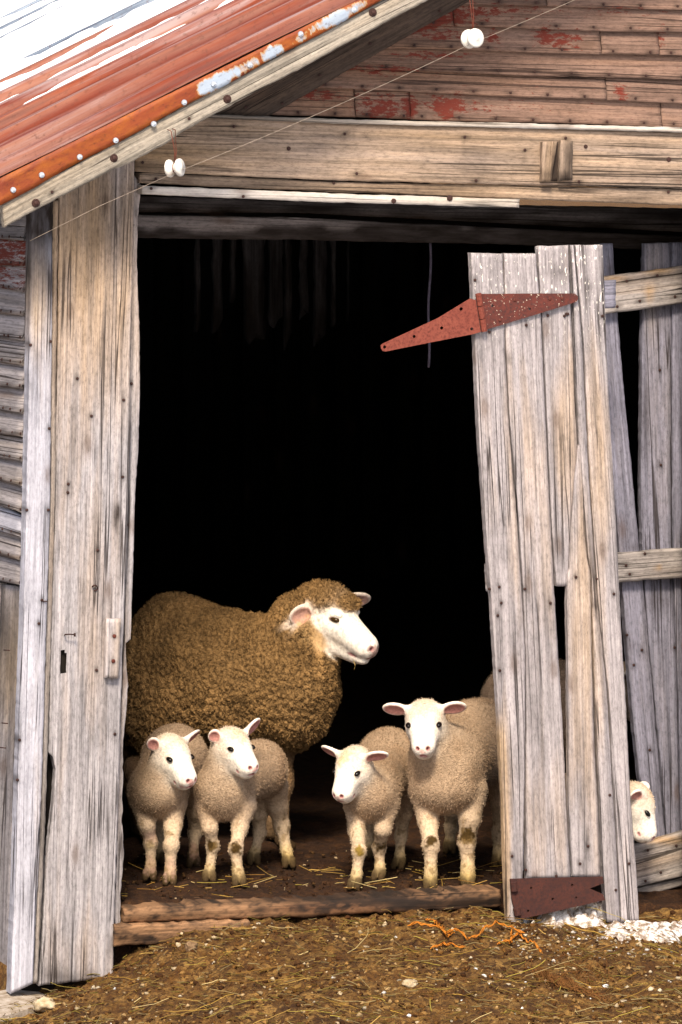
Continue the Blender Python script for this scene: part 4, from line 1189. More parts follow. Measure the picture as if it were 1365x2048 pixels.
# --- lamb with its head turned to the left, right of the ewe
def lamb3():
    B = Body()
    d1, d2, d3, d4 = floor_dw(712, 1777), floor_dw(760, 1760), floor_dw(800, 1736), floor_dw(737, 1716)
    d0 = (d1 + d2) / 2
    hd = -fwd * np.array([1, 1, 0]) - RT * np.array([1, 1, 0]) * .3; hd /= np.linalg.norm(hd)
    P = W
    r = lambda q: R_(q, d0)
    fr = np.stack([RT, fwd, UP], 1)
    B.ell(P(742, 1596, d0 + .06), (r(50), .10, r(50)), fr, 'wool', .04)
    B.cone(P(745, 1580, d0 + .08), P(776, 1530, d0 + .34), r(50), r(62), 'wool', .05)
    B.ell(P(778, 1522, d0 + .36), (r(56), .09, r(66)), fr, 'wool', .05)
    B.cone(P(738, 1580, d0 + .02), P(715, 1548, d0 - .02), r(44), r(36), 'neck', .03)
    leg(B, [P(713, 1612, d0 + .05), P(714, 1660, d0 + .02), P(719, 1702, d1), P(714, 1748, d1), P(712, 1766, d1)], [r(26), r(20), r(16.5), r(13.5), r(15.5)], hd)
    leg(B, [P(772, 1612, d0 + .05), P(766, 1658, d0 + .03), P(759, 1695, d2), P(760, 1735, d2), P(760, 1750, d2)], [r(28), r(20), r(15.5), r(13), r(15)], hd)
    leg(B, [P(800, 1580, d3 - .06), P(808, 1625, d3 - .02), P(802, 1672, d3 + .01), P(800, 1712, d3), P(800, 1726, d3)], [r(34), r(22), r(15), r(13), r(15)], hd)
    leg(B, [P(748, 1600, d4 - .06), P(742, 1640, d4 - .02), P(738, 1675, d4 + .01), P(737, 1704, d4), P(737, 1708, d4)], [r(28), r(20), r(13), r(12), r(13)], hd)
    Rm = head_frame(-36, 33, -4); s = .76; c = P(707, 1529, d0 - .045)
    ears = [((-.012, .062, .032), (-.035, .160, .045), (1.0, .15, -.45), .032), ((-.012, -.062, .032), (-.03, -.155, .045), (1.0, -.5, -.35), .033)]
    T, eye, nose, mouth = add_head(B, c, Rm, s, ears)
    sp = [(P(719, 1702, d1 - .02), .021, (.20, .13, .025), 1.0), (P(760, 1693, d2 - .02), 0.021, KNEE, 1.0), (T(.148, 0, -.055), .012, (.42, .17, .15), .85), (T(.04, -.02, .07), .035, (.60, .43, .20), .6)]
    build_animal('lamb', 'small lamb bowing its head with yellow tinted forehead', B, .0032, sp, [(T, eye, Rm, s)], M['lambcoat'], PAL, G_L, 12000, .0075, .0020, seed=3)

# --- lamb by the jamb board, head turned to the right, hanging low
def lamb1():
    B = Body()
    d1, d2, d3 = floor_dw(300, 1758), floor_dw(341, 1768), floor_dw(388, 1732)
    d4 = d3 + .04
    d0 = (d1 + d2) / 2
    hd = -fwd * np.array([1, 1, 0]); hd /= np.linalg.norm(hd)
    P = W
    r = lambda q: R_(q, d0)
    fr = np.stack([RT, fwd, UP], 1)
    B.ell(P(316, 1590, d0 + .05), (r(55), .10, r(48)), fr, 'wool', .04)
    B.cone(P(318, 1572, d0 + .08), P(348, 1520, d0 + .28), r(54), r(62), 'wool', .05)
    B.ell(P(352, 1518, d0 + .32), (r(60), .10, r(68)), fr, 'wool', .05)
    B.cone(P(318, 1575, d0 + .0), P(330, 1530, d0 - .02), r(42), r(34), 'neck', .03)
    leg(B, [P(290, 1612, d0 + .04), P(294, 1650, d0 + .02), P(302, 1685, d1), P(302, 1732, d1), P(300, 1748, d1)], [r(27), r(20), r(15.5), r(13), r(14.5)], hd)
    leg(B, [P(346, 1612, d0 + .04), P(346, 1650, d0 + .02), P(343, 1690, d2), P(341, 1740, d2), P(340, 1757, d2)], [r(29), r(22), r(17.5), r(14.5), r(16)], hd)
    leg(B, [P(385, 1575, d3 - .05), P(392, 1620, d3 - .02), P(390, 1665, d3 + .02), P(387, 1708, d3), P(388, 1722, d3)], [r(34), r(23), r(16), r(13), r(14)], hd)
    leg(B, [P(322, 1590, d4 - .05), P(318, 1630, d4 - .02), P(316, 1670, d4 + .01), P(318, 1705, d4), P(318, 1716, d4)], [r(30), r(22), r(14), r(12), r(13)], hd)
    Rm = head_frame(42, 25, 4); s = .78; c = P(344, 1504, d0 - .04)
    ears = [((-.015, -.060, .030), (-.042, -.100, .030), (.80, -.65, -.1), .031), ((-.012, .062, .032), (-.04, .150, .052), (1.0, .15, -.45), .032)]
    T, eye, nose, mouth = add_head(B, c, Rm, s, ears)
    pink = (.44, .27, .22)
    sp = [(P(302, 1672, d1 - .02), .03, pink, .5), (P(302, 1730, d1 - .02), .035, (.36, .22, .17), .5), (P(342, 1735, d2 - .02), .035, pink, .5), (P(388, 1700, d3 - .02), .035, (.34, .18, .14), .6),
          (T(.148, 0, -.055), .012, (.60, .30, .27), .85), (T(.13, -.02, -.078), .014, (.5, .22, .2), .6), (P(300, 1690, d1 - .02), .016, (.30, .22, .07), .5)]
    build_animal('lamb', 'greyish lamb with pinkish shins standing against the wide jamb board', B, .0032, sp, [(T, eye, Rm, s)], M['lambcoat'], PAL, G_L, 12000, .0065, .0020, seed=1)

# --- lamb in front of the ewe, body side-on to the right
def lamb2():
    B = Body()
    d1, d2, d3, d4 = floor_dw(417, 1762), floor_dw(478, 1771), floor_dw(506, 1727), floor_dw(578, 1733)
    d0 = (d1 + d2) / 2
    hd = -fwd * np.array([1, 1, 0]) + RT * np.array([1, 1, 0]) * .1; hd /= np.linalg.norm(hd)
    P = W
    r = lambda q: R_(q, d0)
    fr = np.stack([RT, fwd, UP], 1)
    B.ell(P(447, 1590, d0 + .04), (r(54), .09, r(52)), fr, 'wool', .04)
    B.cone(P(452, 1572, d0 + .06), P(512, 1538, d0 + .22), r(50), r(52), 'wool', .05)
    B.ell(P(526, 1540, d0 + .28), (r(48), .09, r(58)), fr, 'wool', .05)
    B.cone(P(445, 1570, d0 + .01), P(456, 1505, d0 - .015), r(45), r(36), 'neck', .03)
    leg(B, [P(416, 1615, d0 + .03), P(420, 1655, d0 + .01), P(426, 1692, d1), P(420, 1740, d1), P(418, 1752, d1)], [r(27), r(18), r(14.5), r(12.5), r(15)], hd)
    leg(B, [P(487, 1612, d0 + .03), P(480, 1655, d0 + .01), P(472, 1697, d2), P(476, 1744, d2), P(478, 1758, d2)], [r(28), r(19), r(16), r(14), r(17)], hd)
    leg(B, [P(520, 1580, d3 - .04), P(518, 1625, d3 - .02), P(520, 1665, d3 + .01), P(510, 1705, d3), P(507, 1717, d3)], [r(32), r(22), r(15), r(13), r(15)], hd)
    leg(B, [P(548, 1575, d4 - .03), P(554, 1610, d4 - .01), P(563, 1650, d4 + .02), P(573, 1700, d4 + .01), P(577, 1722, d4)], [r(32), r(25), r(19), r(15), r(15)], hd)
    Rm = head_frame(40, 17, 3); s = .76; c = P(466, 1488, d0 - .04)
    ears = [((-.015, -.060, .030), (-.038, -.100, .036), (.9, -.5, -.2), .031), ((-.012, .062, .032), (-.035, .150, .078), (1.0, .15, -.4), .033)]
    T, eye, nose, mouth = add_head(B, c, Rm, s, ears)
    sp = [(P(424, 1692, d1 - .02), 0.022, KNEE, 1.0), (P(472, 1697, d2 - .02), 0.022, KNEE, 1.0), (T(.148, 0, -.055), .012, (.62, .32, .29), .85), (T(.045, 0, .06), .04, (.55, .42, .28), .7),
          (T(.03, -.062, -.03), .02, (.56, .44, .33), .5), (P(480, 1640, d2 - .02), .02, (.66, .52, .36), .4)]
    build_animal('lamb', 'pale cheeked lamb with muddy knees standing under the ewe chest', B, .0032, sp, [(T, eye, Rm, s)], M['lambcoat'], PAL, G_L, 13000, .0075, .0020, seed=2)

# --- ewe
def ewe():
    global ew_cap_z
    B = Body()
    d0 = 1.02
    P = W
    r = lambda q: R_(q, d0)
    fr = np.stack([RT, fwd, UP], 1)
    # trunk
    B.ell(P(352, 1326, d0 + .10), (r(106), r(115), r(127)), fr, 'wool', .10)
    B.ell(P(345, 1400, d0 + .10), (r(98), r(102), r(104)), fr, 'wool', .10)
    B.ell(P(450, 1362, d0 + .04), (r(135), r(126), r(132)), fr, 'wool', .10)
    B.ell(P(555, 1360, d0 + .0), (r(104), r(105), r(118)), fr, 'wool', .08)
    B.ell(P(582, 1412, d0 - .02), (r(70), r(82), r(84)), fr, 'wool', .06)
    # neck and ruff
    B.cone(P(588, 1345, d0 - .02), P(618, 1258, d0 - .05), r(80), r(56), 'wool', .06)
    B.ell(P(602, 1236, d0 - .03), (r(48), r(58), r(52)), fr, 'wool', .05)
    B.ell(P(632, 1326, d0 - .05), (r(38), r(52), r(60)), fr, 'wool', .05)
    # head
    Rm = head_frame(55, 15, 5); s = 0.98; c = P(660, 1232, d0 - .10)
    ears = [((-.035, -.060, .020), (-.070, -.120, -.020), (.60, -.70, -.35), .036), ((-.025, .060, .036), (.012, .195, .040), (.95, .1, -.35), .034)]
    T, eye, nose, mouth = add_head(B, c, Rm, s, ears, lamb=False)
    B.ell(T(-.030, .000, .046), np.array([.090, .070, .046]) * s, Rm, 'wool', .03)
    B.ell(T(-.020, -.0, .058), np.array([.060, .052, .034]) * s, Rm, 'wool', .03)
    B.ell(T(.046, .012, .056), np.array([.044, .052, .025]) * s, Rm, 'wool', .02)
    B.ell(T(-.03, -.038, -.07), np.array([.062, .036, .062]) * s, Rm, 'cheek', .02)
    hd = RT * np.array([1, 1, 0]); hd /= np.linalg.norm(hd)
    L_ = 0.0
    for (x, dd, kn) in ((566, -.02, 3), (545, .14, 0)):
        hp = PZ(x + 6, 1700, ZF); ddw = d0 + dd
        top = P(x, 1470, ddw); bt = np.array([*(P(x, 1600, ddw)[:2]), ZF + .03])
        B.chain([top, P(x + kn, 1560, ddw), np.array([bt[0], bt[1], ZF + .20]), np.array([bt[0], bt[1], ZF + .07]), bt], [r(26), r(15), r(14), r(12), r(15)], ['leg', 'leg', 'shin', 'foot'], .03)
        for sg in (-1, 1): B.cone(bt, bt + hd * .035 + np.cross(hd, [0, 0, 1]) * .013 * sg + np.array([0, 0, -.018]), .016, .013, 'hoof', .006)
    for (x, dd) in ((330, 0.02), (310, .20)):
        ddw = d0 + dd
        top = P(x, 1440, ddw); b0 = P(x - 30, 1600, ddw); bt = np.array([b0[0], b0[1], ZF + .03])
        st = P(x + 10, 1530, ddw); hk = np.array([b0[0], b0[1], ZF + .24]) - hd * .05
        B.chain([top, st, hk, np.array([b0[0], b0[1], ZF + .08]), bt], [r(72), r(44), r(22), r(16), r(18)], ['wool', 'leg', 'shin', 'foot'], .03)
        for sg in (-1, 1): B.cone(bt, bt + hd * .035 + np.cross(hd, [0, 0, 1]) * .013 * sg + np.array([0, 0, -.018]), .016, .013, 'hoof', .006)
    pal = dict(PAL, wool=(0.31, 0.18, 0.07), neck=(0.31, 0.18, 0.07), leg=(.15, .09, .045), shin=(.20, .125, .07), foot=(.12, .075, .04), cheek=(0.46, 0.30, 0.15), face=(.82, .76, .68),
               ear=(.68, .58, .50), earin=(.52, .28, .22), socket=(.14, .06, .05), nostril=(.16, .04, .05), mouth=(.34, .14, .14))
    sp = [(T(.196, 0, -.060), .020, (.46, .26, .23), .8), (T(-.03, -.066, -.05), .05, (.45, .28, .12), .75), (T(.02, -.05, -.085), .03, (.55, .36, .18), .5), (T(.092, -.058, -.006), .008, (.30, .12, .11), .8),
          (T(.08, -.06, .002), .008, (.26, .09, .09), .8), (T(.194, -.022, -.050), .012, (.22, .09, .09), .7)]
    ew_cap_z = float(T(0, 0, .05)[2])
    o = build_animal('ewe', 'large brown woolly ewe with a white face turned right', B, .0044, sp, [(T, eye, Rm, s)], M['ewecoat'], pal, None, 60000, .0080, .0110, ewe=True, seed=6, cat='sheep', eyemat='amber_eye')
    # a straw held at the lips and a few caught in the wool
    mb = MB()
    mb.tube([P(708, 1322, d0 - .20), P(711, 1330, d0 - .21), P(709, 1340, d0 - .21)], .0012, 5)
    so_ = mb.build('straw_wisp', M['strawplain'])
    tag(so_, 'short straw wisp hanging from the ewe lips', 'straw')

# --- lamb peeping out behind the leaning door
def lamb5():
    B = Body()
    P = W
    dd = dwof(PY(1270, 1640, 0.03))
    fr = np.stack([RT, fwd, UP], 1)
    r = lambda q: R_(q, dd)
    lo_ = lambda x, y: P(x, y, dd)
    B.ell(P(1190, 1600, dd + .02), (r(62), .075, r(52)), fr, 'wool', .04)
    B.ell(P(1140, 1602, dd + .03), (r(50), .075, r(54)), fr, 'wool', .04)
    B.cone(P(1220, 1592, dd + .0), P(1262, 1600, dd - .0), r(40), r(31), 'neck', .03)
    hd = RT * np.array([1, 1, 0]); hd /= np.linalg.norm(hd)
    for (x, o_) in ((1215, -.035), (1205, .05), (1125, -.03), (1112, .06)):
        b0 = P(x, 1700, dd + o_)
        leg(B, [P(x, 1625, dd + o_), np.array([*P(x, 1650, dd + o_)[:2], ZF + .13]), np.array([b0[0], b0[1], ZF + .06]), np.array([b0[0], b0[1], ZF + .022])], [r(27), r(17), r(13), r(14)], hd)
    Rm = head_frame(84, 50, 0); s = .76; c = P(1277, 1604, dd - .02)
    ears = [((-.02, -.060, .028), (-.045, -.120, .005), (.6, -.8, -.1), .028), ((-.012, .062, .032), (-.05, .145, .05), (1, .15, -.4), .033)]
    T, eye, nose, mouth = add_head(B, c, Rm, s, ears)
    sp = [(T(.148, 0, -.055), .014, (.62, .36, .33), .8), (T(.02, 0, .06), .04, (.55, .42, .28), .7)]
    build_animal('lamb', 'lamb peeping its lowered head out behind the leaning plank door', B, .0034, sp, [(T, eye, Rm, s)], M['lambcoat'], PAL, G_L, 7000, .0065, .0020, seed=8)

# --- dim sheep deeper in, behind the big lamb
def sheep6():
    B = Body()
    P = W
    dd = 1.15
    fr = np.stack([RT, fwd, UP], 1)
    r = lambda q: R_(q, dd)
    B.ell(P(1060, 1412, dd), (r(98), .17, r(98)), fr, 'wool', .06)
    B.ell(P(1150, 1418, dd + .02), (r(92), .17, r(94)), fr, 'wool', .06)
    B.cone(P(1190, 1400, dd), P(1240, 1380, dd), r(55), r(40), 'neck', .05)
    hd = RT * np.array([1, 1, 0]); hd /= np.linalg.norm(hd)
    for (x, o_) in ((1040, -.07), (1050, .07), (1175, -.07), (1180, .07)):
        b0 = P(x, 1650, dd + o_)
        leg(B, [P(x, 1480, dd + o_), np.array([b0[0], b0[1], ZF + .20]), np.array([b0[0], b0[1], ZF + .08]), np.array([b0[0], b0[1], ZF + .025])], [r(45), r(24), r(16), r(18)], hd)
    Rm = head_frame(80, 30, 0); s = .95; c = P(1262, 1368, dd)
    T, eye, nose, mouth = add_head(B, c, Rm, s, LEARS())
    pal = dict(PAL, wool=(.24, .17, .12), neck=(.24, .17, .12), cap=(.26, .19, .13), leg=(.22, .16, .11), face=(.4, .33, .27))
    build_animal('sheep', 'dim brown sheep in the dark behind the biggest lamb', B, .006, [], [(T, eye, Rm, s)], M['lambcoat'], pal, None, 6000, .009, .004, seed=9, cat='sheep')

M['strawplain'] = plain('yellow_straw', (0.50, 0.36, 0.12), 0.6)
lamb1(); lamb2(); lamb3(); lamb4(); ewe(); lamb5(); sheep6()

# ------------------------------------------------------------------ ground and floor
GX = np.array([-3, -.98, -.9, -.8, -.66, -.5, -.25, 0, .5, .62, 1.0, 2.0])
GZ = np.array([-.21, -.20, -.18, -.155, -.100, -.025, .020, .025, .03, .005, -.012, -.02])
def gbase(x, y):
    w = np.interp(x, GX, GZ)
    t = sstep(0, -1.3, y)
    z = w * (1 - t) + (-0.03 - 0.10 * sstep(0.2, -1.2, x)) * t
    return z
def gz(x, y):
    x = np.asarray(x, float); y = np.asarray(y, float)
    sh = x.shape; x = x.ravel(); y = y.ravel()
    q = np.stack([x, y, np.zeros_like(x)], 1)
    near = np.exp(-np.maximum(0, np.abs(y + .8) - 2) * .5)
    z = gbase(x, y) + near * (0.016 * fbm(q * 7, 4, 1) + 0.009 * fbm(q * 36, 3, 5))
    d1, d2 = worley(q * 42, 3)
    z = z + near * 0.007 * np.clip((d2 - d1) * 1.5, 0, 1) * (vnoise(q * 11, 8) > -.1)
    far = sstep(20, 200, np.hypot(x, y))
    z = z + far * 2.0 * vnoise(q * .01, 2)
    return z.reshape(sh)
def axis(lo, hi, step, far, g=1.35):
    a = list(np.arange(lo, hi + 1e-6, step))
    s, v = step, hi
    while v < far: s *= g; v += s; a.append(v)
    s, v = step, lo
    while v > -far: s *= g; v -= s; a.insert(0, v)
    return np.array(a)
xs = axis(-1.45, 1.45, .0105, 450); ys = axis(-2.1, 0.06, .0105, 450)
X, Yg = np.meshgrid(xs, ys, indexing='ij')
Zg = gz(X, Yg)
inside = (Yg > 0.05) & (Yg < Y_BACK + .3) & (X > XC) & (X < X_RIGHT)
Zg = np.where(inside, -0.12, Zg)
idx = np.arange(X.size).reshape(X.shape)
Fc = np.stack([idx[:-1, :-1], idx[1:, :-1], idx[1:, 1:], idx[:-1, 1:]], -1).reshape(-1, 4)
tag(mesh_obj('ground', np.stack([X.ravel(), Yg.ravel(), Zg.ravel()], 1), Fc, M['mud'], None, True, (0, 0, 0)), kind='structure')

xs = np.concatenate([np.arange(XC + .065, 1.5, .014), np.linspace(1.52, X_RIGHT - .01, 20)])
ys = np.concatenate([np.arange(.035, 1.5, .014), np.linspace(1.55, Y_BACK - .01, 25)])
X, Yg = np.meshgrid(xs, ys, indexing='ij')
q = np.stack([X.ravel(), Yg.ravel(), 0 * X.ravel()], 1)
Zg = (ZF - .004 + .007 * fbm(q * 9, 4, 3) + .005 * fbm(q * 45, 2, 4)).reshape(X.shape)
Zg[:, 0] = -0.12
Zg[:, 1] = np.minimum(Zg[:, 1], ZF - .012)
Zg = np.where((X > .62), Zg - .06 * sstep(.35, .05, Yg), Zg)
idx = np.arange(X.size).reshape(X.shape)
Fc = np.stack([idx[:-1, :-1], idx[1:, :-1], idx[1:, 1:], idx[:-1, 1:]], -1).reshape(-1, 4)
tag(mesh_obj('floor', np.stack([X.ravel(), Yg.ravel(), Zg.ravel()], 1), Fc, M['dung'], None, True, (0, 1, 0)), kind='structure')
def fz(x, y): return ZF + 0.002 if y > 0.02 else float(gz(np.array([x]), np.array([y]))[0])
_gx = np.arange(-1.6, 1.6, .012); _gy = np.arange(-2.2, .5, .012)
_GZ = gz(*np.meshgrid(_gx, _gy, indexing='ij'))
gz_exact = gz
def gz(x, y):
    x = np.asarray(x, float); y = np.asarray(y, float)
    fx = np.clip((x + 1.6) / .012, 0, len(_gx) - 1.001); fy = np.clip((y + 2.2) / .012, 0, len(_gy) - 1.001)
    i, j = fx.astype(int), fy.astype(int); u, v = fx - i, fy - j
    return _GZ[i, j] * (1 - u) * (1 - v) + _GZ[i + 1, j] * u * (1 - v) + _GZ[i, j + 1] * (1 - u) * v + _GZ[i + 1, j + 1] * u * v
def gp(px, py, lift=0.0):
    """point of the uneven ground under a pixel"""
    z = 0.0
    for _ in range(6):
        p = PZ(px, py, z); z = float(gz(p[:1], p[1:2])[0])
    return np.array([p[0], p[1], z + lift])

# ------------------------------------------------------------------ doors
def plate(name, outline, holes, y, thick, mat, parent, fleck=0.0):
    bm = bmesh.new()
    def loop(pts):
        vs = [bm.verts.new(PY(px, py, y)) for px, py in pts]
        for i in range(len(vs)): bm.edges.new((vs[i], vs[(i + 1) % len(vs)]))
    loop(outline)
    for (hx, hy, hr) in holes: loop([(hx + hr * math.cos(g), hy + hr * math.sin(g)) for g in np.linspace(0, 2 * math.pi, 10)[:-1]])
    bmesh.ops.triangle_fill(bm, use_beauty=True, edges=bm.edges[:], normal=(0, -1, 0))
    fs = bm.faces[:]
    ex = bmesh.ops.extrude_face_region(bm, geom=fs)
    for v in ex['geom']:
        if isinstance(v, bmesh.types.BMVert): v.co.y += thick
    bmesh.ops.recalc_face_normals(bm, faces=bm.faces[:])
    me = bpy.data.meshes.new(name); 
    V = np.array([v.co[:] for v in bm.verts]); bm.verts.index_update()
    Fc = [tuple(v.index for v in f.verts) for f in bm.faces]; bm.free()
    o = mesh_obj(name, V, Fc, mat, parent, False)
    vattr(o, 'mask', np.tile([fleck, 0, 0], (len(V), 1)))
    return o

YD = -0.15
ld = empty('leaning_door', PY(1145, 1850, YD))
tag(ld, 'grey plank door leaf leaning loose with a red rusty strap hinge', 'door')
speck = lambda a: (lambda q: a * sstep(760, 520, q[:, 1]))
wm_door = blobs([(1060, 950, 50, 260, .45), (1190, 900, 40, 300, .5), (1160, 1350, 60, 300, .55), (1010, 1600, 14, 260, .9), (1090, 1650, 60, 140, .35)], -.16)
# left plank, split along its check into two boards
cA = [(1008, 508), (1012, 700), (1020, 850), (1034, 1000), (1044, 1150), (1052, 1300), (1052, 1500), (1053, 1757)]
plank('plank', [(942, 506), (948, 640), (958, 850), (972, 1050), (984, 1200), (998, 1430), (1006, 1600), (1012, 1760), (1017, 1853)],
      [(x - 1.5, y) for x, y in cA[:-1]] + [(1046, 1757), (1042, 1853)], YD, 0.024, M['door'], ld, fleck=speck(1.0), warm=lambda q: wm_door(q) + 0.9 * sstep(16, 2, q[:, 0] - np.interp(q[:, 1], [1400, 1750], [996, 1012])) * sstep(1400, 1500, q[:, 1]),
      nails=[(980, 1178), (999, 1174), (1003, 1206), (996, 1231), (1000, 1341), (1024, 1712), (979, 664), (950, 560)], jag=.0012)
plank('plank', [(x + 1.5, y) for x, y in cA], [(1073, 508), (1083, 640), (1092, 850), (1099, 1000), (1107, 1150), (1117, 1300), (1129, 1500), (1134, 1620), (1143, 1757)], YD, 0.024, M['door'], ld, fleck=speck(1.0), warm=wm_door,
      nails=[(1050, 1178), (1101, 1206), (1053, 650), (1113, 1752), (1052, 1940 - 200)], jag=.0012, stain=blobs([(1017, 718, 6, 12, .7), (1056, 1130, 8, 30, .2)], .02))
# broken middle board, upper and lower piece
cB = [(1139, 491), (1146, 640), (1150, 720), (1157, 880), (1161, 890)]
plank('plank', [(1076, 493), (1086, 640), (1095, 850), (1102, 1000), (1108, 1100), (1114, 1172)],
      [(1137, 491), (1144, 640), (1148, 720), (1154, 860), (1156, 900), (1146, 1000), (1139, 1100), (1136, 1172)], YD + .004, 0.022, M['door'], ld, fleck=speck(1.0), warm=blobs([(1130, 850, 30, 160, .5)], .0),
      stain=blobs([(1115, 545, 20, 20, .4), (1112, 1050, 4, 80, .3)], .04), nails=[(1096, 631), (1136, 628)], jag=.0012)
plank('plank', [(1158, 890), (1150, 960), (1143, 1060), (1140, 1140), (1135, 1148), (1136, 1300), (1138, 1450), (1138, 1600), (1146, 1754)],
      [(1161, 892), (1166, 960), (1169, 1060), (1175, 1120), (1181, 1142), (1184, 1300), (1190, 1500), (1198, 1660), (1202, 1754)], YD - .002, 0.022, M['door'], ld, warm=wm_door, nails=[(1152, 1154), (1160, 1727), (1176, 1692)], jag=.0012, relief=.002)
# right board with its long check
cC = [(1150, 491), (1160, 600), (1168, 700), (1174, 840), (1180, 960), (1186, 1050), (1193, 1200), (1200, 1380), (1206, 1560), (1213, 1660), (1222, 1845)]
plank('plank', [(1142, 491), (1147, 560), (1151, 690), (1159, 880), (1169, 1000), (1178, 1110), (1184, 1150), (1188, 1300), (1194, 1450), (1200, 1600), (1204, 1700), (1214, 1845)],
      [(x - 1.2 + 20 * sstep(1100, 1500, y), y) for x, y in cC], YD, 0.024, M['door'], ld, fleck=speck(1.0), warm=wm_door, nails=[(1195, 1158), (1130, 632), (1134, 628)], stain=blobs([(1190, 1210, 14, 10, .5)], .02), jag=.0012)
plank('plank', [(x + 1.2 + 20 * sstep(1100, 1500, y), y) for x, y in cC], [(1207, 490), (1214, 700), (1222, 850), (1233, 1050), (1243, 1250), (1253, 1420), (1262, 1600), (1272, 1720), (1279, 1842)], YD, 0.024, M['door'], ld, fleck=speck(1.0), warm=wm_door,
      nails=[(1228, 1188), (1205, 632), (1220, 1590), (1232, 1780), (1258, 1727)], stain=blobs([(1180, 575, 8, 20, .5), (1228, 1762, 12, 12, .35)], .02), jag=.0012)
for i_, y_ in enumerate((600, 1150, 1715)):
    plank('batten', [(974 + 20 * i_ * (i_ > 1), y_ - 22), (1232 + 10 * i_, y_ - 40)], [(977 + 20 * i_ * (i_ > 1), y_ + 30), (1232 + 10 * i_, y_ + 16)] if i_ != 1 else [(977, y_ + 34), (1100, y_ + 18), (1110, y_ - 10)], YD + .03, .02, M['backdoor'] if i_ != 1 else M['door'], ld)
plate('hinge_strap', [(763, 697), (762, 691), (767, 687), (877, 636), (941, 597), (952, 600), (962, 664), (948, 668), (831, 691), (772, 703), (766, 702)],
      [(770, 694, 3.4), (829, 673, 3.2), (884, 656, 3.4), (923, 618, 3.6), (944, 658, 3.2)], YD - .016, .004, M['hinge'], ld)
plate('hinge_strap', [(953, 588), (1079, 587), (1150, 587), (1156, 592), (1157, 598), (1153, 604), (1079, 627), (1020, 645), (967, 661), (962, 630)],
      [(985, 612, 2.6), (1060, 618, 2.6)], YD - .010, .005, M['hinge_dark'], ld, fleck=1.0)
mb = MB()
for a, b in ((0, .32), (.34, .66), (.68, 1)):
    pA, pB = PY(957, 587, YD - .013), PY(969, 663, YD - .013)
    mb.tube([pA + (pB - pA) * a, pA + (pB - pA) * b], .0095, 10)
mb.build('hinge_barrel', M['hinge'], ld, smooth=False)
plate('hinge_strap', [(1021, 1758), (1100, 1756), (1206, 1753.5), (1208, 1766), (1180, 1777), (1206, 1788), (1211, 1800), (1164, 1811), (1089, 1828), (1043, 1838), (1033, 1834), (1024, 1796)],
      [(1063, 1776, 2.4), (1106, 1798, 2.6), (1057, 1822, 2.6), (1145, 1770, 2.6), (1153, 1795, 2)], YD - .012, .006, M['hinge_low'], ld)
mb = MB()
for (x0_, y0_, x1_, y1_) in ((1027, 1764, 1029, 1782), (1033, 1816, 1036, 1830)):
    mb.tube([PY(x0_, y0_, YD - .014), PY(x1_, y1_, YD - .014)], .011, 10)
mb.build('hinge_barrel', M['hinge_low'], ld, smooth=False)
for (x_, y_) in ((1030, 600), (1000, 640), (1100, 598), (1125, 597)): nail(ld, PY(x_, y_, YD - .0105), (0, -1, 0), .005, 'rustnail')
flush_nails()

bd = empty('back_door', PY(1330, 1790, 0.2))
tag(bd, 'shaded grey board door with cross rails standing behind the leaning door', 'door')
YB = 0.20
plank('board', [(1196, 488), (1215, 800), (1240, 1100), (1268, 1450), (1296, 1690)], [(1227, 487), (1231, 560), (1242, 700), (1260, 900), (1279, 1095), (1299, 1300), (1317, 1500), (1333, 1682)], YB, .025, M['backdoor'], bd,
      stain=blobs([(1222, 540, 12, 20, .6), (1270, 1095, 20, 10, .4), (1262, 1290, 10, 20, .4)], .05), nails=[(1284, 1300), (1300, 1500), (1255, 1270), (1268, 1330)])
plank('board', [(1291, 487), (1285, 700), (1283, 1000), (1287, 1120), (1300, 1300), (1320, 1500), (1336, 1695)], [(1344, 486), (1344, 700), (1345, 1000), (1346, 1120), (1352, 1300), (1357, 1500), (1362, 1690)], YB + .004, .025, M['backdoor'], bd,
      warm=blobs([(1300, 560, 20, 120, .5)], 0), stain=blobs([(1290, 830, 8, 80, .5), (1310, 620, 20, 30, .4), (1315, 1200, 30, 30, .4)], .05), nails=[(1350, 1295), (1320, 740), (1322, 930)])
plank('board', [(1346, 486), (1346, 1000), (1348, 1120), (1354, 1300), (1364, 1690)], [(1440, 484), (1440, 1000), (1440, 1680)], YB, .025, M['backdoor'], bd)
plank('rail', [(1200, 554), (1290, 543), (1365, 532), (1440, 522)], [(1204, 629), (1290, 618), (1365, 607), (1440, 598)], YB - .03, .028, M['rail'], bd, warm=blobs([(1300, 590, 10, 20, .9), (1315, 540, 30, 8, .9), (1230, 556, 30, 6, .8)], .1),
      nails=[(1217, 568), (1254, 562), (1235, 613), (1280, 602), (1315, 551), (1350, 593)], relief=.002)
plank('rail', [(1228, 1107), (1300, 1101), (1365, 1097), (1440, 1093)], [(1232, 1167), (1300, 1160), (1365, 1155), (1440, 1150)], YB - .03, .028, M['rail'], bd, stain=blobs([(1252, 1130, 6, 6, .6), (1330, 1140, 40, 8, .4), (1310, 1106, 30, 5, .4)], .08),
      warm=blobs([(1317, 1134, 6, 6, 1)], -.1), nails=[(1252, 1131), (1290, 1107), (1259, 1148)], relief=.003, jag=.003)
plank('rail', [(1258, 1694), (1300, 1684), (1365, 1664), (1440, 1643)], [(1264, 1776), (1300, 1768), (1365, 1752), (1440, 1735)], YB - .03, .028, M['rail'], bd, warm=blobs([(1330, 1680, 60, 8, 1)], .1), nails=[(1295, 1700), (1322, 1745), (1352, 1691), (1291, 1762)], relief=.003)
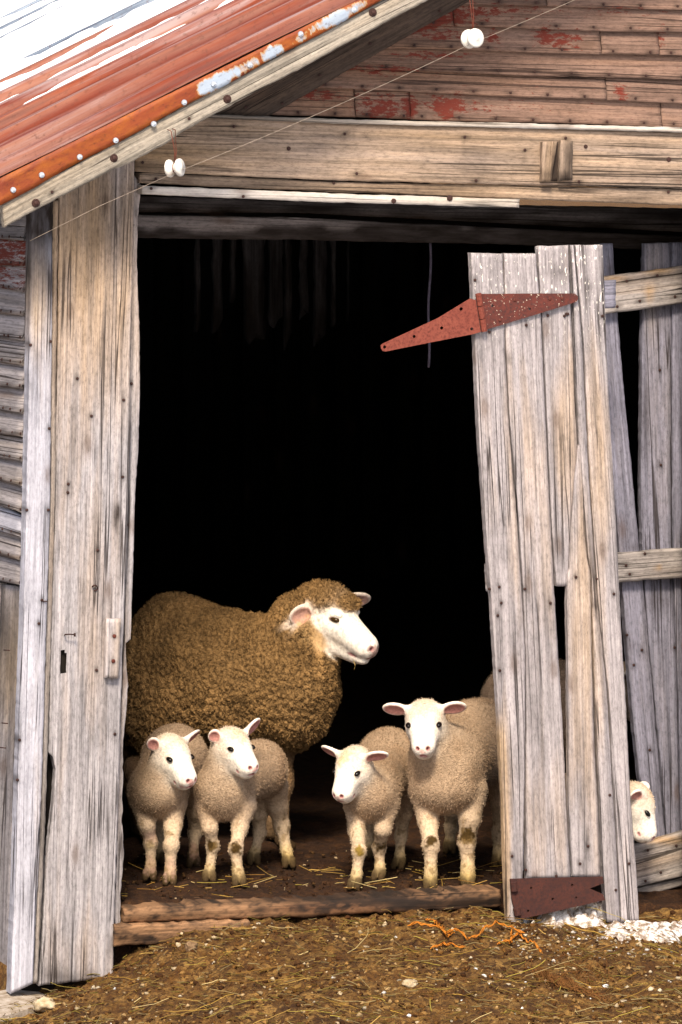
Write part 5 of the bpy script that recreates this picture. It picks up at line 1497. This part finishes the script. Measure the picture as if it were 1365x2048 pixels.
plank('rail', [(1268, 1778), (1300, 1771), (1365, 1755), (1440, 1738)], [(1272, 1797), (1300, 1790), (1365, 1772), (1440, 1755)], YB - .015, .03, M['rail'], bd, stain=.25)
flush_nails()

# ------------------------------------------------------------------ insulators, wire, cord
def insulator(px_, py_, y, axis_, rad, wid, hang, label):
    c = PY(px_, py_, y)
    a = np.asarray(axis_, float); a /= np.linalg.norm(a)
    b = np.cross(a, [0, 0, 1.0]); b /= np.linalg.norm(b); d = np.cross(a, b)
    prof = [(-.5, 0.0), (-.5, .30), (-.47, .34), (-.50, .80), (-.44, .96), (-.34, 1.0), (-.22, .94), (-.12, .62), (0, .50), (.12, .62), (.22, .94), (.34, 1.0), (.44, .96), (.50, .80), (.47, .34), (.5, .30), (.5, 0)]
    n = 24; V = []; Fc = []
    for t, q_ in prof:
        for j in range(n):
            g = 2 * math.pi * j / n
            V.append(c + a * t * wid + rad * max(q_, .001) * (b * math.cos(g) + d * math.sin(g)))
    for i in range(len(prof) - 1):
        for j in range(n): Fc.append((i * n + j, i * n + (j + 1) % n, (i + 1) * n + (j + 1) % n, (i + 1) * n + j))
    r = empty('insulator', c - np.array([0, 0, rad])); tag(r, label, 'insulator', 'white porcelain insulators')
    mesh_obj('spool', V, Fc, M['porcelain'], r)
    mb = MB()
    ring = [c + rad * .56 * (b * math.cos(g) + d * math.sin(g)) for g in np.linspace(0, 2 * math.pi, 18)]
    mb.tube(ring, .0016, 6)
    h0 = PY(*hang[0], y + .02); top_ = c + np.array([0, 0, rad * .56])
    mb.tube([top_ - a * .002, top_ + np.array([0, 0, .03]) - a * .001, h0 + np.array([-.004, -.006, .0]), h0 + np.array([-.006, .02, .004])], .0014, 6)
    mb.tube([top_ + a * .002, top_ + np.array([.003, 0, .035]), h0 + np.array([.008, -.006, .004]), h0 + np.array([.008, .02, .006])], .0014, 6)
    mb.build('tie_wire', M['tiewire'], r)
    return c
RTh, FWh = RT.copy(), fwd.copy()
i1 = insulator(350, 336, YR - .045, RTh * .92 - FWh * .38 + np.array([0, 0, .06]), .0262, .047, [(344, 262)], 'white porcelain spool insulator hanging at the header board end by a rusty wire')
i2 = insulator(945, 77, YR - .045, RTh * .55 - FWh * .83, .0285, .047, [(938, -22)], 'white porcelain spool insulator hanging before the clapboard gable')
mb = MB()
pts = [PY(60, 482, YR), PY(200, 412, YR - .035), i1 + np.array([0, -.012, -.012])]
mb.tube(pts, .0008, 5)
def sagline(a, b, n=12, s=.01): return [a + (b - a) * t - np.array([0, 0, s * 4 * t * (1 - t)]) for t in np.linspace(0, 1, n)]
mb.tube(sagline(i1 + np.array([0, -.012, -.012]), i2 + np.array([0, -.012, -.012])), .0008, 5)
mb.tube(sagline(i2 + np.array([0, -.012, -.012]), PY(1500, -165, YR - .045)), .0008, 5)
tag(mb.build('fence_wire', M['wire']), 'thin pale wire strung between the two white insulators', 'wire')
mb = MB()
c0, c1 = PY(861, 482, .49), PY(857, 735, .49)
mb.tube([c0 + (c1 - c0) * t + np.array([.003 * math.sin(9 * t), 0, 0]) for t in np.linspace(0, 1, 14)], .0042, 7)
tag(mb.build('hanging_cord', M['cord']), 'thin grey cord hanging from the beam inside the dark doorway', 'cord')

# ------------------------------------------------------------------ stones, slab, twine
def stone(name, px_, py_, rx, ry, rz, mat, label, cat, seed, lift=.3, group=None):
    bm = bmesh.new(); bmesh.ops.create_icosphere(bm, subdivisions=4, radius=1)
    V = np.array([v.co[:] for v in bm.verts]); Fc = [tuple(v.index for v in f.verts) for f in bm.faces]; bm.free()
    V = V * (1 + .30 * fbm(V * 1.3 + seed, 3, seed) [:, None]); V = V * (1 + .05 * fbm(V * 6, 2, seed)[:, None])
    c = gp(px_, py_, rz * lift)
    P_ = c + RTh * np.array([1, 1, 0]) * (V[:, :1] * rx) + FWh * np.array([1, 1, 0]) * (V[:, 1:2] * ry) + np.array([0, 0, 1]) * (V[:, 2:] * rz)
    o = mesh_obj(name, P_, Fc, mat); tag(o, label, cat, group); return o
stone('rock', 90, 2022, .034, .028, .024, M['rock'], 'lumpy cream rock on the pale slab below the corner board', 'rock', 3, .6)
stone('stone', 382, 1950, .020, .018, .017, M['stone'], 'rounded brown stone half sunk in the mud below the sill', 'stone', 5, .4)
stone('stone', 820, 1968, .020, .016, .012, M['rock'], 'small pale tan stone lying alone in trampled mud', 'stone', 9, .3)
stone('stone', 356, 1942, .008, .007, .007, M['rock'], 'tiny cream pebble touching the rounded brown stone', 'stone', 12, .4)
stone('flake', 62, 1972, .016, .012, .022, M['nail'], 'dark jagged flake standing at the corner board foot', 'flake', 14, .5)
# flat slab the corner board stands on
V = []; nA = 26
out = [(-60, 1990), (30, 1986), (70, 1982), (118, 1976), (124, 1990), (110, 2006), (60, 2022), (0, 2034), (-60, 2046)]
base_ = [PZ(x_, y_, -.185) for x_, y_ in out]
n = len(base_)
V = [b + np.array([0, 0, .012 * math.sin(i * 2.3)]) for i, b in enumerate(base_)] + [b + np.array([0, 0, -.10]) for b in base_]
so_ = mesh_obj('slab', V, [tuple(range(n))] + [(i, i + n, (i + 1) % n + n, (i + 1) % n) for i in range(n)], M['slab'], None, False)
bm = bmesh.new(); bm.from_mesh(so_.data); bmesh.ops.recalc_face_normals(bm, faces=bm.faces); bmesh.ops.bevel(bm, geom=bm.edges[:], offset=.008, segments=2, affect='EDGES'); bm.to_mesh(so_.data); bm.free()
tag(so_, 'flat pale slab under the foot of the corner board', 'slab')

def ground_path(pts, lift=.004, off=(0, 0), s=2.2195):
    return [gp(750 + x_ / s + off[0], 1700 + y_ / s + off[1], lift) for x_, y_ in pts]
def dense(pts, n):
    pts = np.array(pts); seg = np.linalg.norm(np.diff(pts, axis=0), axis=1); c = np.concatenate([[0], np.cumsum(seg)])
    t = np.linspace(0, c[-1], n); q = np.stack([np.interp(t, c, pts[:, k]) for k in range(pts.shape[1])], 1)
    for _ in range(3): q[1:-1] = .25 * q[:-2] + .5 * q[1:-1] + .25 * q[2:]
    return q
mb = MB()
paths = [[(150, 348), (250, 365), (330, 395), (400, 412), (470, 408), (476, 385), (510, 357), (560, 353), (600, 375), (640, 385), (662, 388)],
         [(605, 380), (612, 398), (600, 425)], [(640, 385), (600, 410), (545, 420)], [(400, 412), (330, 430), (250, 450)], [(228, 322), (270, 318), (302, 338), (308, 378), (350, 402)], [(640, 385), (700, 420), (742, 455)]]
for k, pth in enumerate(paths):
    q_ = dense(pth, 30 if len(pth) > 4 else 12)
    line = np.array(ground_path(q_, .006 + .010 * (k == 0)))
    for _ in range(4): line[1:-1, 2] = .25 * line[:-2, 2] + .5 * line[1:-1, 2] + .25 * line[2:, 2]
    line[:, 2] += .004
    for ph in (0, math.pi):
        tw = [p + .0024 * np.array([math.cos(i * 1.5 + ph), math.sin(i * 1.5 + ph) * .6, math.sin(i * 1.5 + ph)]) for i, p in enumerate(line)]
        mb.tube(tw, .0019, 6)
tag(mb.build('baling_twine', M['twine']), 'bright orange twine knotted on the mud near the leaning door', 'twine')
mb = MB()
sp_ = [(660, 500), (700, 545), (760, 578), (830, 608), (920, 632), (1000, 660), (1060, 700)]
for k in range(46):
    o_ = rng.normal(0, 9, 2); a_ = rng.uniform(0, .5); b_ = rng.uniform(.6, 1)
    q_ = dense(sp_, 24)[int(a_ * 23):int(b_ * 23) + 1]
    q_ = q_ + o_ + np.cumsum(rng.normal(0, 1.6, q_.shape), axis=0)
    if len(q_) > 3: mb.tube(ground_path(q_, .004 + .006 * rng.random()), .0008, 4)
for k in range(26):
    a_ = rng.uniform(800, 1000), rng.uniform(480, 620); th_ = np.linspace(0, rng.uniform(2, 6), 14) + rng.uniform(0, 6)
    rr = rng.uniform(20, 60)
    mb.tube(ground_path([(a_[0] + rr * 1.6 * math.cos(t) + 3 * i, a_[1] + rr * .5 * math.sin(t)) for i, t in enumerate(th_)], .006), .0007, 4)
tag(mb.build('frayed_twine', M['frayed']), 'brown frayed twine trailing loose over the trampled mud', 'twine')

# dirty snow left by the doors
def snow_patch(label, x0_, x1_, y0_, y1_, blobs_, hmax, seed):
    xs_ = np.arange(x0_, x1_, .008); ys_ = np.arange(y0_, y1_, .008)
    X, Yq = np.meshgrid(xs_, ys_, indexing='ij')
    q = np.stack([X.ravel(), Yq.ravel(), 0 * X.ravel()], 1)
    f = np.full(X.size, -1.0)
    for (cx, cy, rx, ry) in blobs_: f = np.maximum(f, 1 - ((q[:, 0] - cx) / rx) ** 2 - ((q[:, 1] - cy) / ry) ** 2)
    f = f - .12 + .6 * fbm(q * 14, 3, seed) + .5 * fbm(q * 48, 2, seed + 3)
    th = np.clip(f, -.3, 1) * hmax
    z = gz(X, Yq).ravel() + np.where(th > 0, th + .004, -.012)
    idx = np.arange(X.size).reshape(X.shape)
    Fc = np.stack([idx[:-1, :-1], idx[1:, :-1], idx[1:, 1:], idx[:-1, 1:]], -1).reshape(-1, 4)
    Fc = Fc[(th > 0)[Fc].any(1)]
    us = np.unique(Fc); rm_ = np.full(X.size, -1); rm_[us] = np.arange(len(us))
    o = mesh_obj('snow', np.stack([X.ravel(), Yq.ravel(), z], 1)[us], rm_[Fc], M['dirtysnow'])
    tag(o, label, 'snow', kind='stuff')
s1 = PZ(1150, 1835, .02); s2 = PZ(1340, 1850, .0); s3 = PZ(1300, 1870, 0)
snow_patch('dirty white snow heaped under the lower rusty hinge', s1[0] - .3, s1[0] + .35, s1[1] - .35, s1[1] + .3, [(s1[0] + .08, s1[1] + .06, .17, .10), (s1[0] - .04, s1[1] + .02, .14, .07)], .052, 4)
snow_patch('crumbly snow scattered in front of the back door', s2[0] - .4, s2[0] + .7, s2[1] - .5, s2[1] + .4, [(s2[0], s2[1], .20, .14), (s2[0] + .22, s2[1] - .1, .22, .16), (s3[0], s3[1], .10, .10), (s3[0] - .12, s3[1] - .02, .06, .05)], .020, 7)

# ------------------------------------------------------------------ clods, pebbles, straw
bm = bmesh.new(); bmesh.ops.create_icosphere(bm, subdivisions=1, radius=1)
IV = np.array([v.co[:] for v in bm.verts]); IF = np.array([[v.index for v in f.verts] for f in bm.faces]); bm.free()
def scatter(name, n, size, cols, region, seed, label, cat, flat=.7, floor_=False):
    r_ = np.random.default_rng(seed)
    x_ = r_.uniform(region[0], region[1], n); y_ = r_.uniform(region[2], region[3], n)
    z_ = (np.full(n, ZF) if floor_ else gz(x_, y_))
    s_ = size[0] + (size[1] - size[0]) * r_.random(n) ** 3
    V = IV[None] * (1 + .45 * r_.normal(size=(n, len(IV), 1)).clip(-1, 1)) * s_[:, None, None] * np.stack([np.ones(n), r_.uniform(.6, 1, n), np.full(n, flat)], 1)[:, None, :]
    a = r_.uniform(0, 6.28, n); ca, sa = np.cos(a)[:, None], np.sin(a)[:, None]
    V = np.stack([V[..., 0] * ca - V[..., 1] * sa, V[..., 0] * sa + V[..., 1] * ca, V[..., 2]], -1) + np.stack([x_, y_, z_ + s_ * .25], 1)[:, None, :]
    Fc = (IF[None] + (np.arange(n) * len(IV))[:, None, None]).reshape(-1, 3)
    pick = r_.choice(len(cols), n, p=[c[0] for c in cols])
    C = np.array([c[1] for c in cols])[pick] * r_.uniform(.7, 1.2, (n, 1))
    o = mesh_obj(name, V.reshape(-1, 3), Fc, M['clod'])
    vattr(o, 'col', np.concatenate([np.repeat(C, len(IV), 0), np.ones((n * len(IV), 1))], 1))
    tag(o, label, cat, kind='stuff')
mudc = [(.38, (.045, .017, .004)), (.30, (.11, .05, .011)), (.20, (.20, .11, .034)), (.09, (.29, .19, .085)), (.03, (.40, .34, .25))]
scatter('clods', 11000, (.0018, .010), mudc, (-1.35, 1.35, -1.75, .0), 2, 'brown crumbs and clods strewn over the trampled mud', 'clods')
scatter('pebbles', 420, (.003, .011), [(.5, (.30, .21, .11)), (.37, (.42, .33, .21)), (.13, (.7, .69, .68))], (-1.3, 1.35, -1.75, -.03), 3, 'pale pebbles and snow crumbs scattered on the mud', 'pebbles')
scatter('floor_crumbs', 1100, (.0016, .008), [(.66, (.03, .012, .004)), (.3, (.06, .03, .01)), (.04, (.30, .22, .13))], (-.65, .75, .06, .9), 5, 'dark crumbs of dung and bedding on the barn floor', 'crumbs', floor_=True)
sc = PZ(1300, 1880, 0)
scatter('snow_crumbs', 420, (.003, .009), [(.4, (.50, .46, .42)), (.6, (.30, .24, .16))], (sc[0] - .5, sc[0] + .35, sc[1] - .28, sc[1] + .25), 8, 'loose crumbs of dirty snow around the door foot', 'snow crumbs', flat=.6)
def straws(name, n, region, seed, label, floor_=False, lmax=.16, dull=1.0):
    r_ = np.random.default_rng(seed); Vs = []; Fs = []; Cs = []; b0 = 0
    for i in range(n):
        x_, y_ = r_.uniform(region[0], region[1]), r_.uniform(region[2], region[3])
        ln_ = .02 + lmax * r_.random() ** 2.2; a = r_.uniform(0, 6.28) if r_.random() < .4 else r_.normal(-.35, .5) + (math.pi if r_.random() < .5 else 0)
        k = 6; cv = r_.normal(0, 2.2); up = r_.random() ** 3 * .45
        rad = r_.uniform(.0007, .0016)
        p = np.array([x_, y_]); pts = []
        for j in range(k):
            pts.append(p.copy()); p = p + ln_ / (k - 1) * np.array([math.cos(a), math.sin(a)]); a += cv * ln_ / (k - 1) * 2
        pts = np.array(pts)
        z = np.full(k, ZF + .004) if floor_ else gz(pts[:, 0], pts[:, 1]) + .004
        z = z.max() * .5 + z * .5 + .003 + np.linspace(0, 1, k) * ln_ * up
        P_ = np.stack([pts[:, 0], pts[:, 1], z], 1)
        for j in range(k):
            t = P_[min(j + 1, k - 1)] - P_[max(j - 1, 0)]; t /= np.linalg.norm(t)
            s_ = np.cross(t, [0, 0, 1.0]); s_ /= np.linalg.norm(s_) + 1e-9; u = np.cross(s_, t)
            for g in range(3): Vs.append(P_[j] + rad * (s_ * math.cos(2.09 * g) + u * math.sin(2.09 * g)))
        for j in range(k - 1):
            for g in range(3): Fs.append((b0 + j * 3 + g, b0 + j * 3 + (g + 1) % 3, b0 + (j + 1) * 3 + (g + 1) % 3, b0 + (j + 1) * 3 + g))
        b0 += 3 * k
        c = np.array([(.42, .27, .075), (.36, .22, .045), (.24, .125, .03), (.48, .37, .17), (.30, .23, .045)][r_.integers(5)]) * r_.uniform(.6, 1.15) * dull
        Cs.append(np.tile([*c, 1], (3 * k, 1)))
    o = mesh_obj(name, np.array(Vs), np.array(Fs), M['straw']); vattr(o, 'col', np.concatenate(Cs)); tag(o, label, 'straw', kind='stuff')
straws('straw', 330, (-1.3, 1.35, -1.7, -.03), 4, 'dry straw stalks strewn over the trampled mud')
straws('chaff', 2600, (-1.3, 1.35, -1.7, -.02), 14, 'short broken chaff matted into the trampled mud', lmax=.035, dull=.45)
straws('straw', 90, (-.62, .7, .06, .5), 6, 'bits of straw lying on the dark barn floor', True, .10)
